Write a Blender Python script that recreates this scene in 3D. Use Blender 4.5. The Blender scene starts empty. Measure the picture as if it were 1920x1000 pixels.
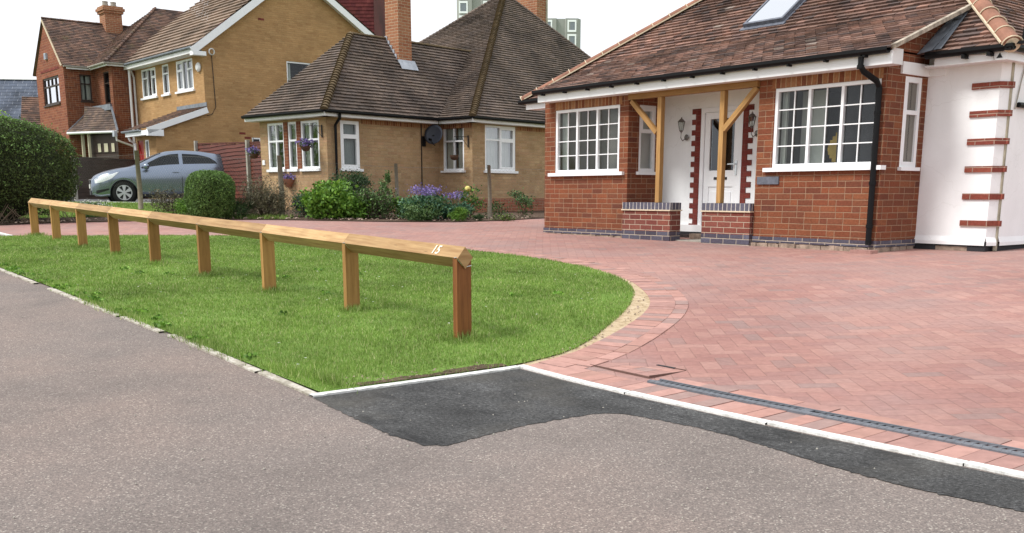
import bpy, bmesh, math, random
import numpy as np
from mathutils import Vector, Matrix
random.seed(7); RNG = np.random.default_rng(7)
R = math.radians
S = bpy.context.scene
COL = S.collection
# ---------------------------------------------------------------- camera
YAW = R(51.78); PITCH = R(11.586)
cd = bpy.data.cameras.new('camera'); cam = bpy.data.objects.new('camera', cd); COL.objects.link(cam)
cd.sensor_width = 36; cd.lens = 1847/1920*36; cd.shift_y = 242/1920; cd.clip_end = 2000; cd.clip_start = .05
cam.location = (0, 0, 0); cam.rotation_euler = (R(90)-PITCH, 0, YAW)
S.camera = cam
# ---------------------------------------------------------------- world, sun, exposure (overcast daylight)
SUN_EL, SUN_AZ = R(52), R(200)     # azimuth of the light's source, clockwise from +Y
w = bpy.data.worlds.new('World'); S.world = w; w.use_nodes = True
nt = w.node_tree; bg = nt.nodes['Background']
sky = nt.nodes.new('ShaderNodeTexSky'); sky.sky_type = 'NISHITA'; sky.sun_disc = False
sky.sun_elevation = SUN_EL; sky.sun_rotation = SUN_AZ; sky.dust_density = 4; sky.air_density = 1
cl = nt.nodes.new('ShaderNodeMixRGB'); cl.inputs[0].default_value = .93; cl.inputs[2].default_value = (11.2, 11.5, 12.0, 1)   # thick white cloud deck
nt.links.new(sky.outputs[0], cl.inputs[1]); nt.links.new(cl.outputs[0], bg.inputs[0]); bg.inputs[1].default_value = .086
sl = bpy.data.lights.new('sun', 'SUN'); sun = bpy.data.objects.new('sun', sl); COL.objects.link(sun)
sl.energy = 2.9; sl.angle = R(17); sl.color = (1, .97, .92)
sd = Vector((math.sin(SUN_AZ)*math.cos(SUN_EL), math.cos(SUN_AZ)*math.cos(SUN_EL), math.sin(SUN_EL)))
sun.rotation_euler = sd.to_track_quat('Z', 'Y').to_euler(); sun.location = (0, -5, 20)
S.view_settings.view_transform = 'Standard'; S.view_settings.look = 'None'; S.view_settings.exposure = .34; S.view_settings.gamma = 1
S.cycles.max_bounces = 6; S.cycles.transparent_max_bounces = 8; S.cycles.caustics_reflective = False; S.cycles.caustics_refractive = False

# ---------------------------------------------------------------- material helpers
class NT:
    def __init__(s, name, rough=.8, spec=.3):
        s.m = bpy.data.materials.new(name); s.m.use_nodes = True
        s.t = s.m.node_tree; s.b = s.t.nodes['Principled BSDF']; s.out = s.t.nodes['Material Output']
        s.b.inputs['Roughness'].default_value = rough; s.b.inputs['Specular IOR Level'].default_value = spec
    def set(s, sock, v):
        if isinstance(v, bpy.types.NodeSocket): s.t.links.new(v, sock)
        elif v is not None:
            if isinstance(v, (tuple, list)) and len(v) == 3 and sock.type == 'RGBA': v = (*v, 1)
            sock.default_value = v
    def n(s, typ, **k):
        x = s.t.nodes.new('ShaderNode'+typ)
        for a, b in k.items(): setattr(x, a, b)
        return x
    def math(s, op, a, b=None, c=None, clamp=False):
        x = s.n('Math', operation=op); x.use_clamp = clamp
        s.set(x.inputs[0], a); s.set(x.inputs[1], b)
        if c is not None: s.set(x.inputs[2], c)
        return x.outputs[0]
    def uv(s): return s.n('UVMap').outputs[0]
    def obj(s): return s.n('TexCoord').outputs['Object']
    def sep(s, v):
        x = s.n('SeparateXYZ'); s.set(x.inputs[0], v); return x.outputs
    def comb(s, a, b, c=0.):
        x = s.n('CombineXYZ'); s.set(x.inputs[0], a); s.set(x.inputs[1], b); s.set(x.inputs[2], c); return x.outputs[0]
    def mapping(s, v, scale=(1, 1, 1), rot=(0, 0, 0)):
        x = s.n('Mapping'); s.set(x.inputs[0], v); x.inputs['Scale'].default_value = scale; x.inputs['Rotation'].default_value = rot; return x.outputs[0]
    def noise(s, v, scale, detail=3, rough=.6, col=False):
        x = s.n('TexNoise'); s.set(x.inputs['Vector'], v); x.inputs['Scale'].default_value = scale
        x.inputs['Detail'].default_value = detail; x.inputs['Roughness'].default_value = rough
        return x.outputs['Color' if col else 'Fac']
    def white(s, v):
        x = s.n('TexWhiteNoise'); s.set(x.inputs['Vector'], v); return x.outputs['Value']
    def vor(s, v, scale, feature='F1'):
        x = s.n('TexVoronoi', feature=feature); s.set(x.inputs['Vector'], v); x.inputs['Scale'].default_value = scale; return x.outputs
    def ramp(s, f, stops, interp='LINEAR'):
        x = s.n('ValToRGB'); s.set(x.inputs[0], f); cr = x.color_ramp; cr.interpolation = interp
        while len(cr.elements) < len(stops): cr.elements.new(.5)
        for e, (p, c) in zip(cr.elements, stops):
            e.position = p; e.color = (*c, 1) if isinstance(c, (tuple, list)) else (c, c, c, 1)
        return x.outputs[0]
    def mix(s, f, a, b, mode='MIX'):
        x = s.n('MixRGB', blend_type=mode); s.set(x.inputs[0], f); s.set(x.inputs[1], a); s.set(x.inputs[2], b); return x.outputs[0]
    def island(s): return s.n('NewGeometry').outputs['Random Per Island']
    def color(s, c): s.set(s.b.inputs['Base Color'], c); return s
    def rough(s, c): s.set(s.b.inputs['Roughness'], c); return s
    def bump(s, h, strength=.5, dist=.01):
        x = s.n('Bump'); x.inputs['Strength'].default_value = strength; x.inputs['Distance'].default_value = dist
        s.set(x.inputs['Height'], h); s.t.links.new(x.outputs[0], s.b.inputs['Normal']); return s

def plain(name, col, rough=.6, var=.12, scale=6, spec=.3, metal=0, bump=0):
    n = NT(name, rough, spec); o = n.obj(); f = n.noise(o, scale, 4)
    d = tuple(c*(1-var) for c in col); l = tuple(min(1, c*(1+var)) for c in col)
    n.color(n.ramp(f, [(.3, d), (.7, l)])); n.b.inputs['Metallic'].default_value = metal
    if bump: n.bump(n.noise(o, scale*12, 3), bump, .004)
    return n.m

def brick(name, cols, mortar, row=.075, L=.225, mj=.011, pattern=True, dirt=.25, stain=None, soft=1.0):
    """running mix of stretchers and headers, on UVs in metres"""
    n = NT(name, .88, .2); uvs = n.sep(n.uv()); u, v = uvs[0], uvs[1]
    wob = n.noise(n.uv(), 9, 2); u = n.math('ADD', u, n.math('MULTIPLY', n.math('SUBTRACT', wob, .5), .012))
    v = n.math('ADD', v, n.math('MULTIPLY', n.math('SUBTRACT', n.noise(n.uv(), 7, 2), .5), .008))
    r = n.math('FLOOR', n.math('DIVIDE', v, row)); fv = n.math('SUBTRACT', v, n.math('MULTIPLY', r, row))
    if pattern:
        P = 2.5*L
        off = n.math('MULTIPLY', n.math('FLOORED_MODULO', n.math('MULTIPLY', r, 3.0), 5.0), .5*L)
        uu = n.math('ADD', u, off); c = n.math('FLOOR', n.math('DIVIDE', uu, P)); t = n.math('SUBTRACT', uu, n.math('MULTIPLY', c, P))
        a = n.math('GREATER_THAN', t, L); b = n.math('GREATER_THAN', t, 2*L)
        k = n.math('ADD', a, b); fu = n.math('SUBTRACT', t, n.math('MULTIPLY', k, L)); wdt = n.math('SUBTRACT', L, n.math('MULTIPLY', b, .5*L))
        idu = n.math('ADD', n.math('MULTIPLY', c, 3.), k)
    else:
        off = n.math('MULTIPLY', n.math('FLOORED_MODULO', r, 2.), .5*L); uu = n.math('ADD', u, off)
        idu = n.math('FLOOR', n.math('DIVIDE', uu, L)); fu = n.math('SUBTRACT', uu, n.math('MULTIPLY', idu, L)); wdt = L
    du = n.math('MINIMUM', fu, n.math('SUBTRACT', wdt, fu)); dv = n.math('MINIMUM', fv, n.math('SUBTRACT', row, fv))
    d = n.math('MINIMUM', du, dv)
    m = n.math('SMOOTH_MIN', n.math('MULTIPLY', n.math('SUBTRACT', d, mj*.32), 1/(mj*.36)), 1., .1, clamp=True)   # 0 mortar, 1 brick
    idv = n.comb(idu, r, 0.); rnd = n.white(idv)
    k = len(cols); col = n.ramp(rnd, [(i/k, c) for i, c in enumerate(cols)], 'CONSTANT')
    col = n.mix(.55*soft, col, n.ramp(n.white(n.comb(r, idu, 3.)), [(i/(k-1), c) for i, c in enumerate(cols)]))
    nz = n.noise(n.uv(), 38, 4); col = n.mix(.55, col, n.ramp(nz, [(.25, .45), (.75, 1.35)]), 'MULTIPLY')
    big = n.noise(n.uv(), 1.3, 4); col = n.mix(dirt, col, n.ramp(big, [(.3, .55), (.7, 1.3)]), 'MULTIPLY')
    mc = n.mix(.5, mortar, n.ramp(n.noise(n.uv(), 12, 3), [(.3, .6), (.7, 1.2)]), 'MULTIPLY')
    n.color(n.mix(m, mc, col)); n.bump(n.math('ADD', n.math('MULTIPLY', m, 1.), n.math('MULTIPLY', nz, .35)), .9, .006)
    return n.m

def wood(name, c1, c2, rough=.6):
    n = NT(name, rough, .25); o = n.uv(); v = n.mapping(o, (2.0, 30, 1)); f = n.noise(v, 1.2, 5, .65)
    k = n.vor(n.mapping(o, (1.5, 9, 1)), 1.6)[0]
    col = n.ramp(f, [(.3, c1), (.62, c2)]); col = n.mix(n.ramp(k, [(.0, .8), (.09, 0.)]), col, tuple(x*.45 for x in c1))
    col = n.mix(.3, col, n.ramp(n.island(), [(0, .55), (1, 1.3)]), 'MULTIPLY'); col = n.mix(.8, col, n.ramp(n.n('ObjectInfo').outputs['Random'], [(0, (.70, .62, .52)), (.5, (1., .97, .94)), (1, (1.22, 1.20, 1.16))]), 'MULTIPLY')
    n.color(n.mix(.35, col, n.ramp(n.noise(n.obj(), 3, 3), [(.3, .7), (.7, 1.2)]), 'MULTIPLY')); n.bump(f, .35, .003); return n.m

def tiles(name, stops, moss=None, mossamt=.3, var=.3, rough=.85):
    n = NT(name, rough, .25); r = n.island(); o = n.obj()
    col = n.ramp(r, stops, 'CONSTANT')
    b = n.noise(o, .9, 4, .6); col = n.mix(.75, col, n.ramp(b, [(.34, .42), (.5, .95), (.66, 1.35)]), 'MULTIPLY')
    nz = n.noise(o, 35, 4); col = n.mix(var, col, n.ramp(nz, [(.3, .45), (.7, 1.4)]), 'MULTIPLY')
    if moss:
        mk = n.ramp(n.noise(o, 2.3, 5, .7), [(.55, 0.), (.72, 1.)]); col = n.mix(n.math('MULTIPLY', mk, mossamt), col, moss)
    n.color(col); n.bump(nz, .4, .006); return n.m

def leafmat(name, c, c2=None, hue=.35):
    n = NT(name, .55, .3); c2 = c2 or tuple(x*1.9 for x in c)
    col = n.ramp(n.island(), [(0, tuple(x*.6 for x in c)), (.5, c), (1, c2)])
    col = n.mix(.6, col, n.ramp(n.noise(n.obj(), 4.5, 3), [(.3, .45), (.7, 1.5)]), 'MULTIPLY'); n.color(col)
    tr = n.n('BsdfTranslucent'); n.set(tr.inputs[0], col); mx = n.n('MixShader'); mx.inputs[0].default_value = .28
    n.t.links.new(n.b.outputs[0], mx.inputs[1]); n.t.links.new(tr.outputs[0], mx.inputs[2]); n.t.links.new(mx.outputs[0], n.out.inputs[0]); return n.m

def glass(name, tint=(.9, .93, .92), refl=.03):
    n = NT(name); t = n.n('BsdfTransparent'); n.set(t.inputs[0], tint); g = n.n('BsdfGlossy'); g.inputs['Roughness'].default_value = .03; n.set(g.inputs[0], (.95, .97, 1.))
    lw = n.n('LayerWeight'); lw.inputs[0].default_value = .25
    mx = n.n('MixShader'); n.set(mx.inputs[0], n.math('ADD', n.math('MULTIPLY', lw.outputs['Fresnel'], .42), refl, clamp=True))
    n.t.links.new(t.outputs[0], mx.inputs[1]); n.t.links.new(g.outputs[0], mx.inputs[2]); n.t.links.new(mx.outputs[0], n.out.inputs[0]); return n.m

MT = {}
MT['brick_red'] = brick('red brick', [(.225, .074, .036), (.17, .055, .029), (.26, .094, .045), (.135, .048, .032), (.235, .070, .034)], (.35, .225, .145), mj=.0085, dirt=.32)
MT['brick_porch'] = brick('new porch brick', [(.225, .066, .042), (.17, .05, .04), (.27, .10, .072), (.13, .042, .036)], (.50, .40, .31), mj=.009, pattern=False)
MT['brick_blue'] = brick('blue engineering brick', [(.085, .08, .11), (.06, .055, .075), (.12, .12, .16), (.09, .075, .10)], (.42, .36, .30), pattern=False)
MT['brick_soldier'] = brick('soldier brick', [(.25, .085, .04), (.36, .17, .08), (.15, .05, .03), (.38, .20, .10), (.20, .06, .035)], (.50, .34, .20), row=.5, L=.0765, mj=.012, pattern=False, dirt=.1)
MT['brick_cap'] = brick('blue coping brick', [(.10, .095, .13), (.075, .07, .095), (.13, .13, .17)], (.62, .58, .54), row=.5, L=.074, pattern=False)
MT['brick_quoin'] = brick('dark red quoin brick', [(.20, .045, .035), (.16, .035, .03), (.25, .06, .045)], (.24, .10, .08), mj=.006, dirt=.1)
MT['brick_stripe'] = brick('stripe brick', [(.27, .075, .05), (.23, .06, .045)], (.40, .28, .22), pattern=False)
MT['brick_tan'] = brick('tan brick', [(.45, .30, .165), (.40, .26, .135), (.49, .34, .195), (.44, .27, .155), (.37, .24, .13)], (.40, .29, .17), mj=.008, dirt=.45)
MT['brick_plinth'] = brick('plinth brick', [(.36, .13, .075), (.28, .10, .06)], (.38, .25, .17))
MT['brick_yellow'] = brick('yellow brick', [(.46, .27, .12), (.49, .30, .14), (.42, .245, .11), (.47, .285, .132), (.38, .215, .095)], (.41, .255, .125), mj=.008, pattern=False, dirt=.4)
MT['brick_gable'] = brick('orange red brick', [(.26, .085, .048), (.21, .068, .04), (.30, .105, .058), (.17, .05, .035)], (.34, .20, .13), row=.1, L=.28, pattern=False)
MT['brick_chimney'] = brick('chimney brick', [(.36, .15, .075), (.29, .11, .06), (.40, .19, .10)], (.50, .38, .26), pattern=False)
MT['tile_red'] = tiles('mottled clay tile', [(0, (.175, .105, .085)), (.18, (.22, .13, .10)), (.36, (.145, .092, .08)), (.50, (.24, .145, .115)), (.62, (.11, .08, .073)), (.72, (.26, .15, .118)), (.82, (.19, .12, .098)), (.92, (.31, .175, .135)), (.965, (.36, .29, .25)), (.98, (.20, .12, .09))], var=.5)
MT['tile_tan'] = tiles('weathered brown tile', [(0, (.145, .112, .093)), (.3, (.130, .101, .086)), (.55, (.158, .120, .098)), (.8, (.115, .092, .080))], moss=(.13, .12, .06), mossamt=.15)
MT['tile_rg'] = tiles('brown clay tile', [(0, (.17, .105, .08)), (.3, (.13, .085, .07)), (.6, (.20, .12, .09)), (.85, (.10, .07, .06))], moss=(.16, .14, .06), mossamt=.5)
MT['tile_concrete'] = tiles('concrete interlocking tile', [(0, (.26, .19, .145)), (.5, (.23, .17, .13)), (.8, (.28, .21, .16))], var=.2)
MT['tile_maroon'] = tiles('maroon tile hanging', [(0, (.105, .022, .022)), (.5, (.085, .018, .02)), (.8, (.125, .03, .028))], var=.3)
MT['tile_porch'] = tiles('porch clay tile', [(0, (.12, .085, .07)), (.3, (.15, .105, .08)), (.6, (.095, .07, .06))], moss=(.13, .13, .07))
MT['slate'] = tiles('blue grey slate', [(0, (.085, .10, .135)), (.5, (.078, .094, .128)), (.8, (.092, .108, .142))], var=.1)
MT['ridge'] = plain('clay ridge', (.25, .118, .078), .8, .3, 5, bump=.3)
MT['vergestone'] = plain('lichened verge', (.36, .31, .25), .95, .5, 14, bump=.8)
MT['mortar'] = plain('pale mortar', (.62, .52, .38), .9, .15, 20)
MT['bonnet'] = plain('mossy bonnet tile', (.115, .082, .045), .9, .35, 5, bump=.4)
MT['upvc'] = plain('white upvc', (.86, .87, .89), .35, .03, 2, spec=.4)
MT['upvc_old'] = plain('white painted board', (.78, .78, .78), .5, .08, 2)
MT['render'] = None
n = NT('white painted render', .85, .2); o = n.obj(); f = n.noise(o, 2.2, 5, .65)
n.color(n.mix(.6, n.ramp(f, [(.3, (.84, .85, .86)), (.65, (.90, .91, .92))]), n.ramp(n.noise(n.mapping(o, (3, 3, .5)), 1.4, 4), [(.3, .93), (.6, 1.)]), 'MULTIPLY'))
ck = n.vor(n.mapping(n.comb(n.math('ADD', n.sep(o)[0], n.math('MULTIPLY', n.noise(o, 3, 3), .5)), n.sep(o)[1], n.math('ADD', n.sep(o)[2], n.math('MULTIPLY', n.noise(o, 2.3, 3), .6))), (1, 1, 1)), 1.1, 'DISTANCE_TO_EDGE')[0]
cb_ = n.b.inputs['Base Color'].links[0].from_socket
n.color(n.mix(n.ramp(ck, [(0., .16), (.006, 0.)]), cb_, (.45, .44, .40)))
n.bump(n.noise(o, 60, 3), .25, .004); MT['render'] = n.m
MT['render_stain'] = plain('stained render', (.36, .33, .25), .9, .35, 6)
MT['foot'] = plain('rough footing', (.30, .23, .18), .95, .5, 9, bump=.8)
MT['footdark'] = plain('black bitumen base', (.028, .028, .032), .7, .3, 6)
MT['oak'] = wood('green oak', (.32, .175, .060), (.47, .28, .11))
MT['rail'] = wood('treated pine rail', (.29, .165, .068), (.47, .315, .155))
MT['raildark'] = wood('wet treated pine post', (.14, .050, .014), (.25, .098, .030))
MT['railmid'] = wood('treated pine post', (.27, .140, .042), (.40, .225, .075))
MT['greywood'] = wood('weathered grey post', (.20, .18, .145), (.33, .30, .25))
MT['browndoor'] = plain('dark stained joinery', (.045, .028, .022), .5, .2)
MT['black'] = plain('black plastic', (.005, .005, .006), .5, .2, spec=.2)
MT['lead'] = plain('lead', (.20, .22, .25), .55, .25, 5)
MT['leadlight'] = plain('bright flashing', (.40, .43, .48), .5, .2, 8)
MT['slateplaque'] = plain('slate plaque', (.12, .13, .16), .5, .25, 20)
MT['iron'] = plain('pewter lantern metal', (.20, .19, .18), .45, .2, metal=.6)
MT['chrome'] = plain('chrome', (.6, .6, .62), .2, .05, metal=1)
MT['galv'] = plain('galvanised strap', (.6, .6, .6), .4, .1, metal=.7)
MT['coverline'] = plain('dirty joint', (.13, .075, .062), .9, .2)
MT['wire'] = plain('dull fence wire', (.16, .16, .15), .6, .1)
MT['glass'] = glass('window glass')
MT['glass2'] = glass('reflective window glass', refl=.22)
MT['glassdark'] = glass('obscured door glass', (.42, .43, .44), .06)
MT['skyglass'] = glass('skylight glass', (.3, .3, .3), .75)
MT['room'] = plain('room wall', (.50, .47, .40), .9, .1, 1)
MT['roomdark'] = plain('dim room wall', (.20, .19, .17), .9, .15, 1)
MT['curtain'] = plain('pale net curtain', (.60, .62, .58), .9, .1, 3)
MT['curtain_red'] = plain('dark red curtain', (.10, .015, .012), .9, .2, 3)
MT['greyblind'] = plain('grey blind', (.30, .33, .32), .9, .1, 3)
MT['reddoor'] = plain('red painted door', (.30, .018, .014), .4, .1)
MT['panel_dark'] = wood('dark stained fence panel', (.026, .019, .017), (.062, .044, .038))
MT['panel_red'] = wood('red brown fence panel', (.075, .018, .011), (.13, .036, .022))
MT['concpost'] = plain('concrete post', (.33, .31, .27), .9, .2, 8)
MT['concrete'] = plain('tower concrete', (.31, .315, .295), .9, .1, .05)
MT['carpaint'] = plain('silver blue paint', (.24, .28, .35), .27, .03, 1, spec=.6, metal=.85)
MT['carglass'] = plain('car glass', (.012, .015, .018), .10, .05, spec=.30)
MT['carscreen'] = plain('car windscreen', (.10, .12, .14), .06, .05, spec=1.)
MT['cardark'] = plain('dark car trim', (.02, .02, .022), .5, .1)
MT['tyre'] = plain('tyre', (.02, .02, .02), .85, .1)
MT['alloy'] = plain('wheel trim silver', (.55, .56, .58), .35, .05, metal=.5)
MT['lampglass'] = plain('headlamp lens', (.75, .78, .80), .15, .05, spec=.8)
MT['redlamp'] = plain('tail lamp', (.45, .02, .025), .2, .05, spec=.7)
MT['plate'] = plain('number plate white', (.7, .7, .68), .5, .1)
MT['dish'] = plain('dark dish', (.045, .05, .065), .45, .1)
MT['basket'] = plain('coir basket', (.10, .055, .035), .9, .3, 20)
MT['terracotta'] = plain('terracotta', (.36, .16, .10), .85, .2, 10)
MT['board_white'] = plain('cream door panel', (.50, .46, .33), .6, .1)
MT['yellowcloth'] = plain('yellow chair fabric', (.45, .30, .05), .8, .15)
MT['bark'] = plain('bark', (.12, .09, .06), .9, .3, 12)
MT['digit'] = plain('white digits', (.80, .72, .58), .6, .05)
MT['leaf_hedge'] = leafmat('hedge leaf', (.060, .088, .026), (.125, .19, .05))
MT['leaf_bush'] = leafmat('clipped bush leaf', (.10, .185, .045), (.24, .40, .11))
MT['leaf_lime'] = leafmat('lime leaf', (.20, .34, .035), (.34, .52, .06))
MT['leaf_bright'] = leafmat('bright leaf', (.10, .22, .025), (.26, .46, .07))
MT['leaf_mid'] = leafmat('mid green leaf', (.07, .14, .035), (.20, .32, .12))
MT['leaf_dark'] = leafmat('dark green leaf', (.03, .07, .02), (.08, .15, .05))
MT['leaf_blue'] = leafmat('blue green leaf', (.05, .13, .07), (.15, .29, .17))
MT['leaf_grey'] = leafmat('grey olive leaf', (.10, .10, .055), (.24, .22, .13))
MT['leaf_purple'] = leafmat('purple brown leaf', (.07, .055, .04), (.16, .15, .08))
MT['petal_violet'] = leafmat('violet petal', (.20, .15, .38), (.36, .29, .60))
MT['petal_yellow'] = leafmat('yellow petal', (.75, .65, .18), (.85, .78, .35))
MT['petal_white'] = leafmat('white petal', (.65, .68, .60), (.8, .82, .75))
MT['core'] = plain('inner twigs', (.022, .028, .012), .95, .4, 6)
MT['iron_grate'] = plain('grey grating', (.13, .14, .16), .55, .15, 20)

# ground materials (object coordinates are metres)
n = NT('old pinkish tarmac', .93, .15); o = n.obj()
vv = n.n('TexVoronoi'); n.set(vv.inputs['Vector'], o); vv.inputs['Scale'].default_value = 170; sp = n.white(vv.outputs['Position'])
col = n.ramp(sp, [(0, (.08, .068, .062)), (.25, (.17, .14, .126)), (.6, (.26, .21, .185)), (.82, (.33, .275, .24)), (.92, (.58, .53, .46)), (.965, (.07, .06, .056))], 'CONSTANT')
col = n.mix(.58, col, (.212, .183, .170)); col = n.mix(.9, col, n.ramp(n.noise(o, 1.1, 5, .62), [(.3, .80), (.5, 1.0), (.7, 1.12)]), 'MULTIPLY')
col = n.mix(n.ramp(n.noise(o, .55, 3), [(.45, 0.), (.7, .55)]), col, n.mix(1., col, (1.10, .97, .90), 'MULTIPLY'))
blob = n.ramp(n.noise(o, 2.6, 3, .5), [(.66, 0.), (.72, .18)]); col = n.mix(blob, col, (.10, .09, .085)); n.color(col)
n.bump(n.noise(o, 260, 2), .8, .005); MT['tarmac'] = n.m
n = NT('fresh black tarmac', .9, .25); o = n.obj(); f = n.math('ADD', n.math('MULTIPLY', n.noise(o, 190, 3, .7), .45), n.math('MULTIPLY', n.noise(o, 62, 3, .7), .55))
col = n.ramp(f, [(.36, .014), (.48, .045), (.57, .075), (.68, .20)]); col = n.mix(.9, col, n.ramp(n.noise(o, 2.1, 4, .6), [(.3, .5), (.5, 1.), (.7, 1.6)]), 'MULTIPLY')
col = n.mix(n.ramp(n.noise(n.mapping(o, (1, 2.2, 1)), 2.4, 4, .6), [(.56, 0.), (.66, .6)]), col, (.016, .016, .017)); dust = n.ramp(n.noise(o, 1.0, 4, .6), [(.50, 0.), (.72, .35)]); col = n.mix(dust, col, (.16, .145, .12)); n.color(col); n.bump(f, 1., .008); MT['newtar'] = n.m
n = NT('grey asphalt', .93, .15); o = n.obj(); n.color(n.mix(.5, (.13, .13, .135), n.ramp(n.noise(o, 60, 3), [(.3, .6), (.7, 1.4)]), 'MULTIPLY')); MT['asphalt'] = n.m

n = NT('herringbone block paving', .86, .22); o = n.obj(); B = .1035
p = n.sep(n.mapping(o, (1/B, 1/B, 1), (0, 0, R(-50))))
wob = n.sep(n.noise(o, 5, 2, col=True))
x = n.math('ADD', p[0], n.math('MULTIPLY', n.math('SUBTRACT', wob[0], .5), .12)); y = n.math('ADD', p[1], n.math('MULTIPLY', n.math('SUBTRACT', wob[1], .5), .12))
i, j = n.math('FLOOR', x), n.math('FLOOR', y); m = n.math('FLOORED_MODULO', n.math('SUBTRACT', i, j), 4.)
isv = n.math('GREATER_THAN', m, 1.5); m3 = n.math('GREATER_THAN', m, 2.5); m1 = n.math('MULTIPLY', n.math('GREATER_THAN', m, .5), n.math('SUBTRACT', 1., isv))
bx = n.math('SUBTRACT', i, m1); by = n.math('SUBTRACT', j, n.math('SUBTRACT', isv, m3))
fx, fy = n.math('SUBTRACT', x, bx), n.math('SUBTRACT', y, by); wx, wy = n.math('SUBTRACT', 2., isv), n.math('ADD', 1., isv)
d = n.math('MINIMUM', n.math('MINIMUM', fx, n.math('SUBTRACT', wx, fx)), n.math('MINIMUM', fy, n.math('SUBTRACT', wy, fy)))
mk = n.math('MULTIPLY', n.math('SUBTRACT', d, .006), 26., clamp=True)
rnd = n.white(n.comb(bx, by, isv))
PAVE = [(0, (.355, .195, .168)), (.22, (.315, .168, .148)), (.42, (.385, .222, .188)), (.60, (.30, .17, .155)), (.76, (.405, .245, .21)), (.88, (.27, .185, .17)), (.95, (.25, .195, .185))]
col = n.ramp(rnd, PAVE, 'CONSTANT'); col = n.mix(.42, col, (.345, .195, .168))
patch = n.noise(o, .75, 4, .6); col = n.mix(.8, col, n.ramp(n.noise(o, .33, 4, .6), [(.35, (.80, .74, .74)), (.6, (1.08, 1.05, 1.04))]), 'MULTIPLY'); col = n.mix(n.ramp(patch, [(.42, 0.), (.66, .65)]), col, (.30, .205, .19))
col = n.mix(n.ramp(n.noise(n.mapping(o, (1.0, .5, 1)), .8, 3), [(.5, 0.), (.75, .5)]), col, (.41, .24, .20))
col = n.mix(.5, col, n.ramp(n.noise(o, 30, 4), [(.25, .7), (.75, 1.25)]), 'MULTIPLY')
col = n.mix(n.ramp(n.noise(o, 1.9, 5, .7), [(.60, 0.), (.78, .45)]), col, (.15, .095, .085))
n.color(n.mix(mk, n.mix(.42, col, (.15, .09, .07)), col)); n.bump(n.math('ADD', mk, n.math('MULTIPLY', n.noise(o, 80, 3), .3)), .45, .005); MT['paving'] = n.m
n = NT('border paver', .86, .2); o = n.obj(); col = n.ramp(n.island(), [(0, (.39, .215, .18)), (.3, (.34, .195, .17)), (.55, (.42, .24, .205)), (.8, (.30, .20, .18)), (.92, (.36, .205, .17))], 'CONSTANT')
n.color(n.mix(.5, col, n.ramp(n.noise(o, 14, 4), [(.25, .65), (.75, 1.3)]), 'MULTIPLY')); n.bump(n.noise(o, 80, 3), .3, .004); MT['paver'] = n.m
n = NT('white concrete edging', .9, .2); o = n.obj(); n.color(n.ramp(n.noise(o, 25, 5, .7), [(.3, (.40, .39, .36)), (.5, (.66, .66, .64)), (.8, (.78, .78, .76))])); n.bump(n.noise(o, 60, 3), .5, .004); MT['edging'] = n.m
n = NT('weathered path edging', .9, .2); o = n.obj(); n.color(n.ramp(n.noise(o, 9, 5, .75), [(.3, (.13, .11, .08)), (.5, (.38, .35, .29)), (.7, (.62, .60, .55))])); n.bump(n.noise(o, 40, 3), .8, .006); MT['edging_old'] = n.m
n = NT('sandy haunching', .95, .1); o = n.obj(); n.color(n.ramp(n.noise(o, 18, 5, .75), [(.3, (.20, .14, .08)), (.48, (.44, .34, .22)), (.75, (.56, .47, .34))])); n.bump(n.noise(o, 30, 4), .9, .012); MT['sand'] = n.m
n = NT('bark mulch soil', .95, .1); o = n.obj(); n.color(n.ramp(n.noise(o, 22, 5, .8), [(.3, (.035, .025, .018)), (.55, (.11, .075, .055)), (.75, (.24, .18, .14))])); n.bump(n.noise(o, 25, 4), 1., .03); MT['soil'] = n.m
n = NT('turf base', .95, .1); o = n.obj(); n.color(n.mix(.5, n.ramp(n.noise(o, 40, 4), [(.3, (.09, .16, .03)), (.7, (.17, .27, .06))]), n.ramp(n.noise(o, 1.2, 4), [(.3, .7), (.7, 1.3)]), 'MULTIPLY')); MT['turf'] = n.m
n = NT('grass blade', .5, .3); o = n.obj()
col = n.ramp(n.island(), [(0, (.115, .19, .03)), (.45, (.19, .305, .058)), (.8, (.26, .37, .085)), (.92, (.42, .46, .18)), (1, (.52, .50, .28))])
col = n.mix(.85, col, n.ramp(n.noise(o, .9, 5, .65), [(.3, .62), (.5, 1.), (.72, 1.4)]), 'MULTIPLY')
col = n.mix(.5, col, n.ramp(n.noise(o, 7, 3), [(.3, .7), (.7, 1.3)]), 'MULTIPLY'); n.color(col)
tr = n.n('BsdfTranslucent'); n.set(tr.inputs[0], col); mx = n.n('MixShader'); mx.inputs[0].default_value = .3
n.t.links.new(n.b.outputs[0], mx.inputs[1]); n.t.links.new(tr.outputs[0], mx.inputs[2]); n.t.links.new(mx.outputs[0], n.out.inputs[0]); MT['grass'] = n.m

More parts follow.
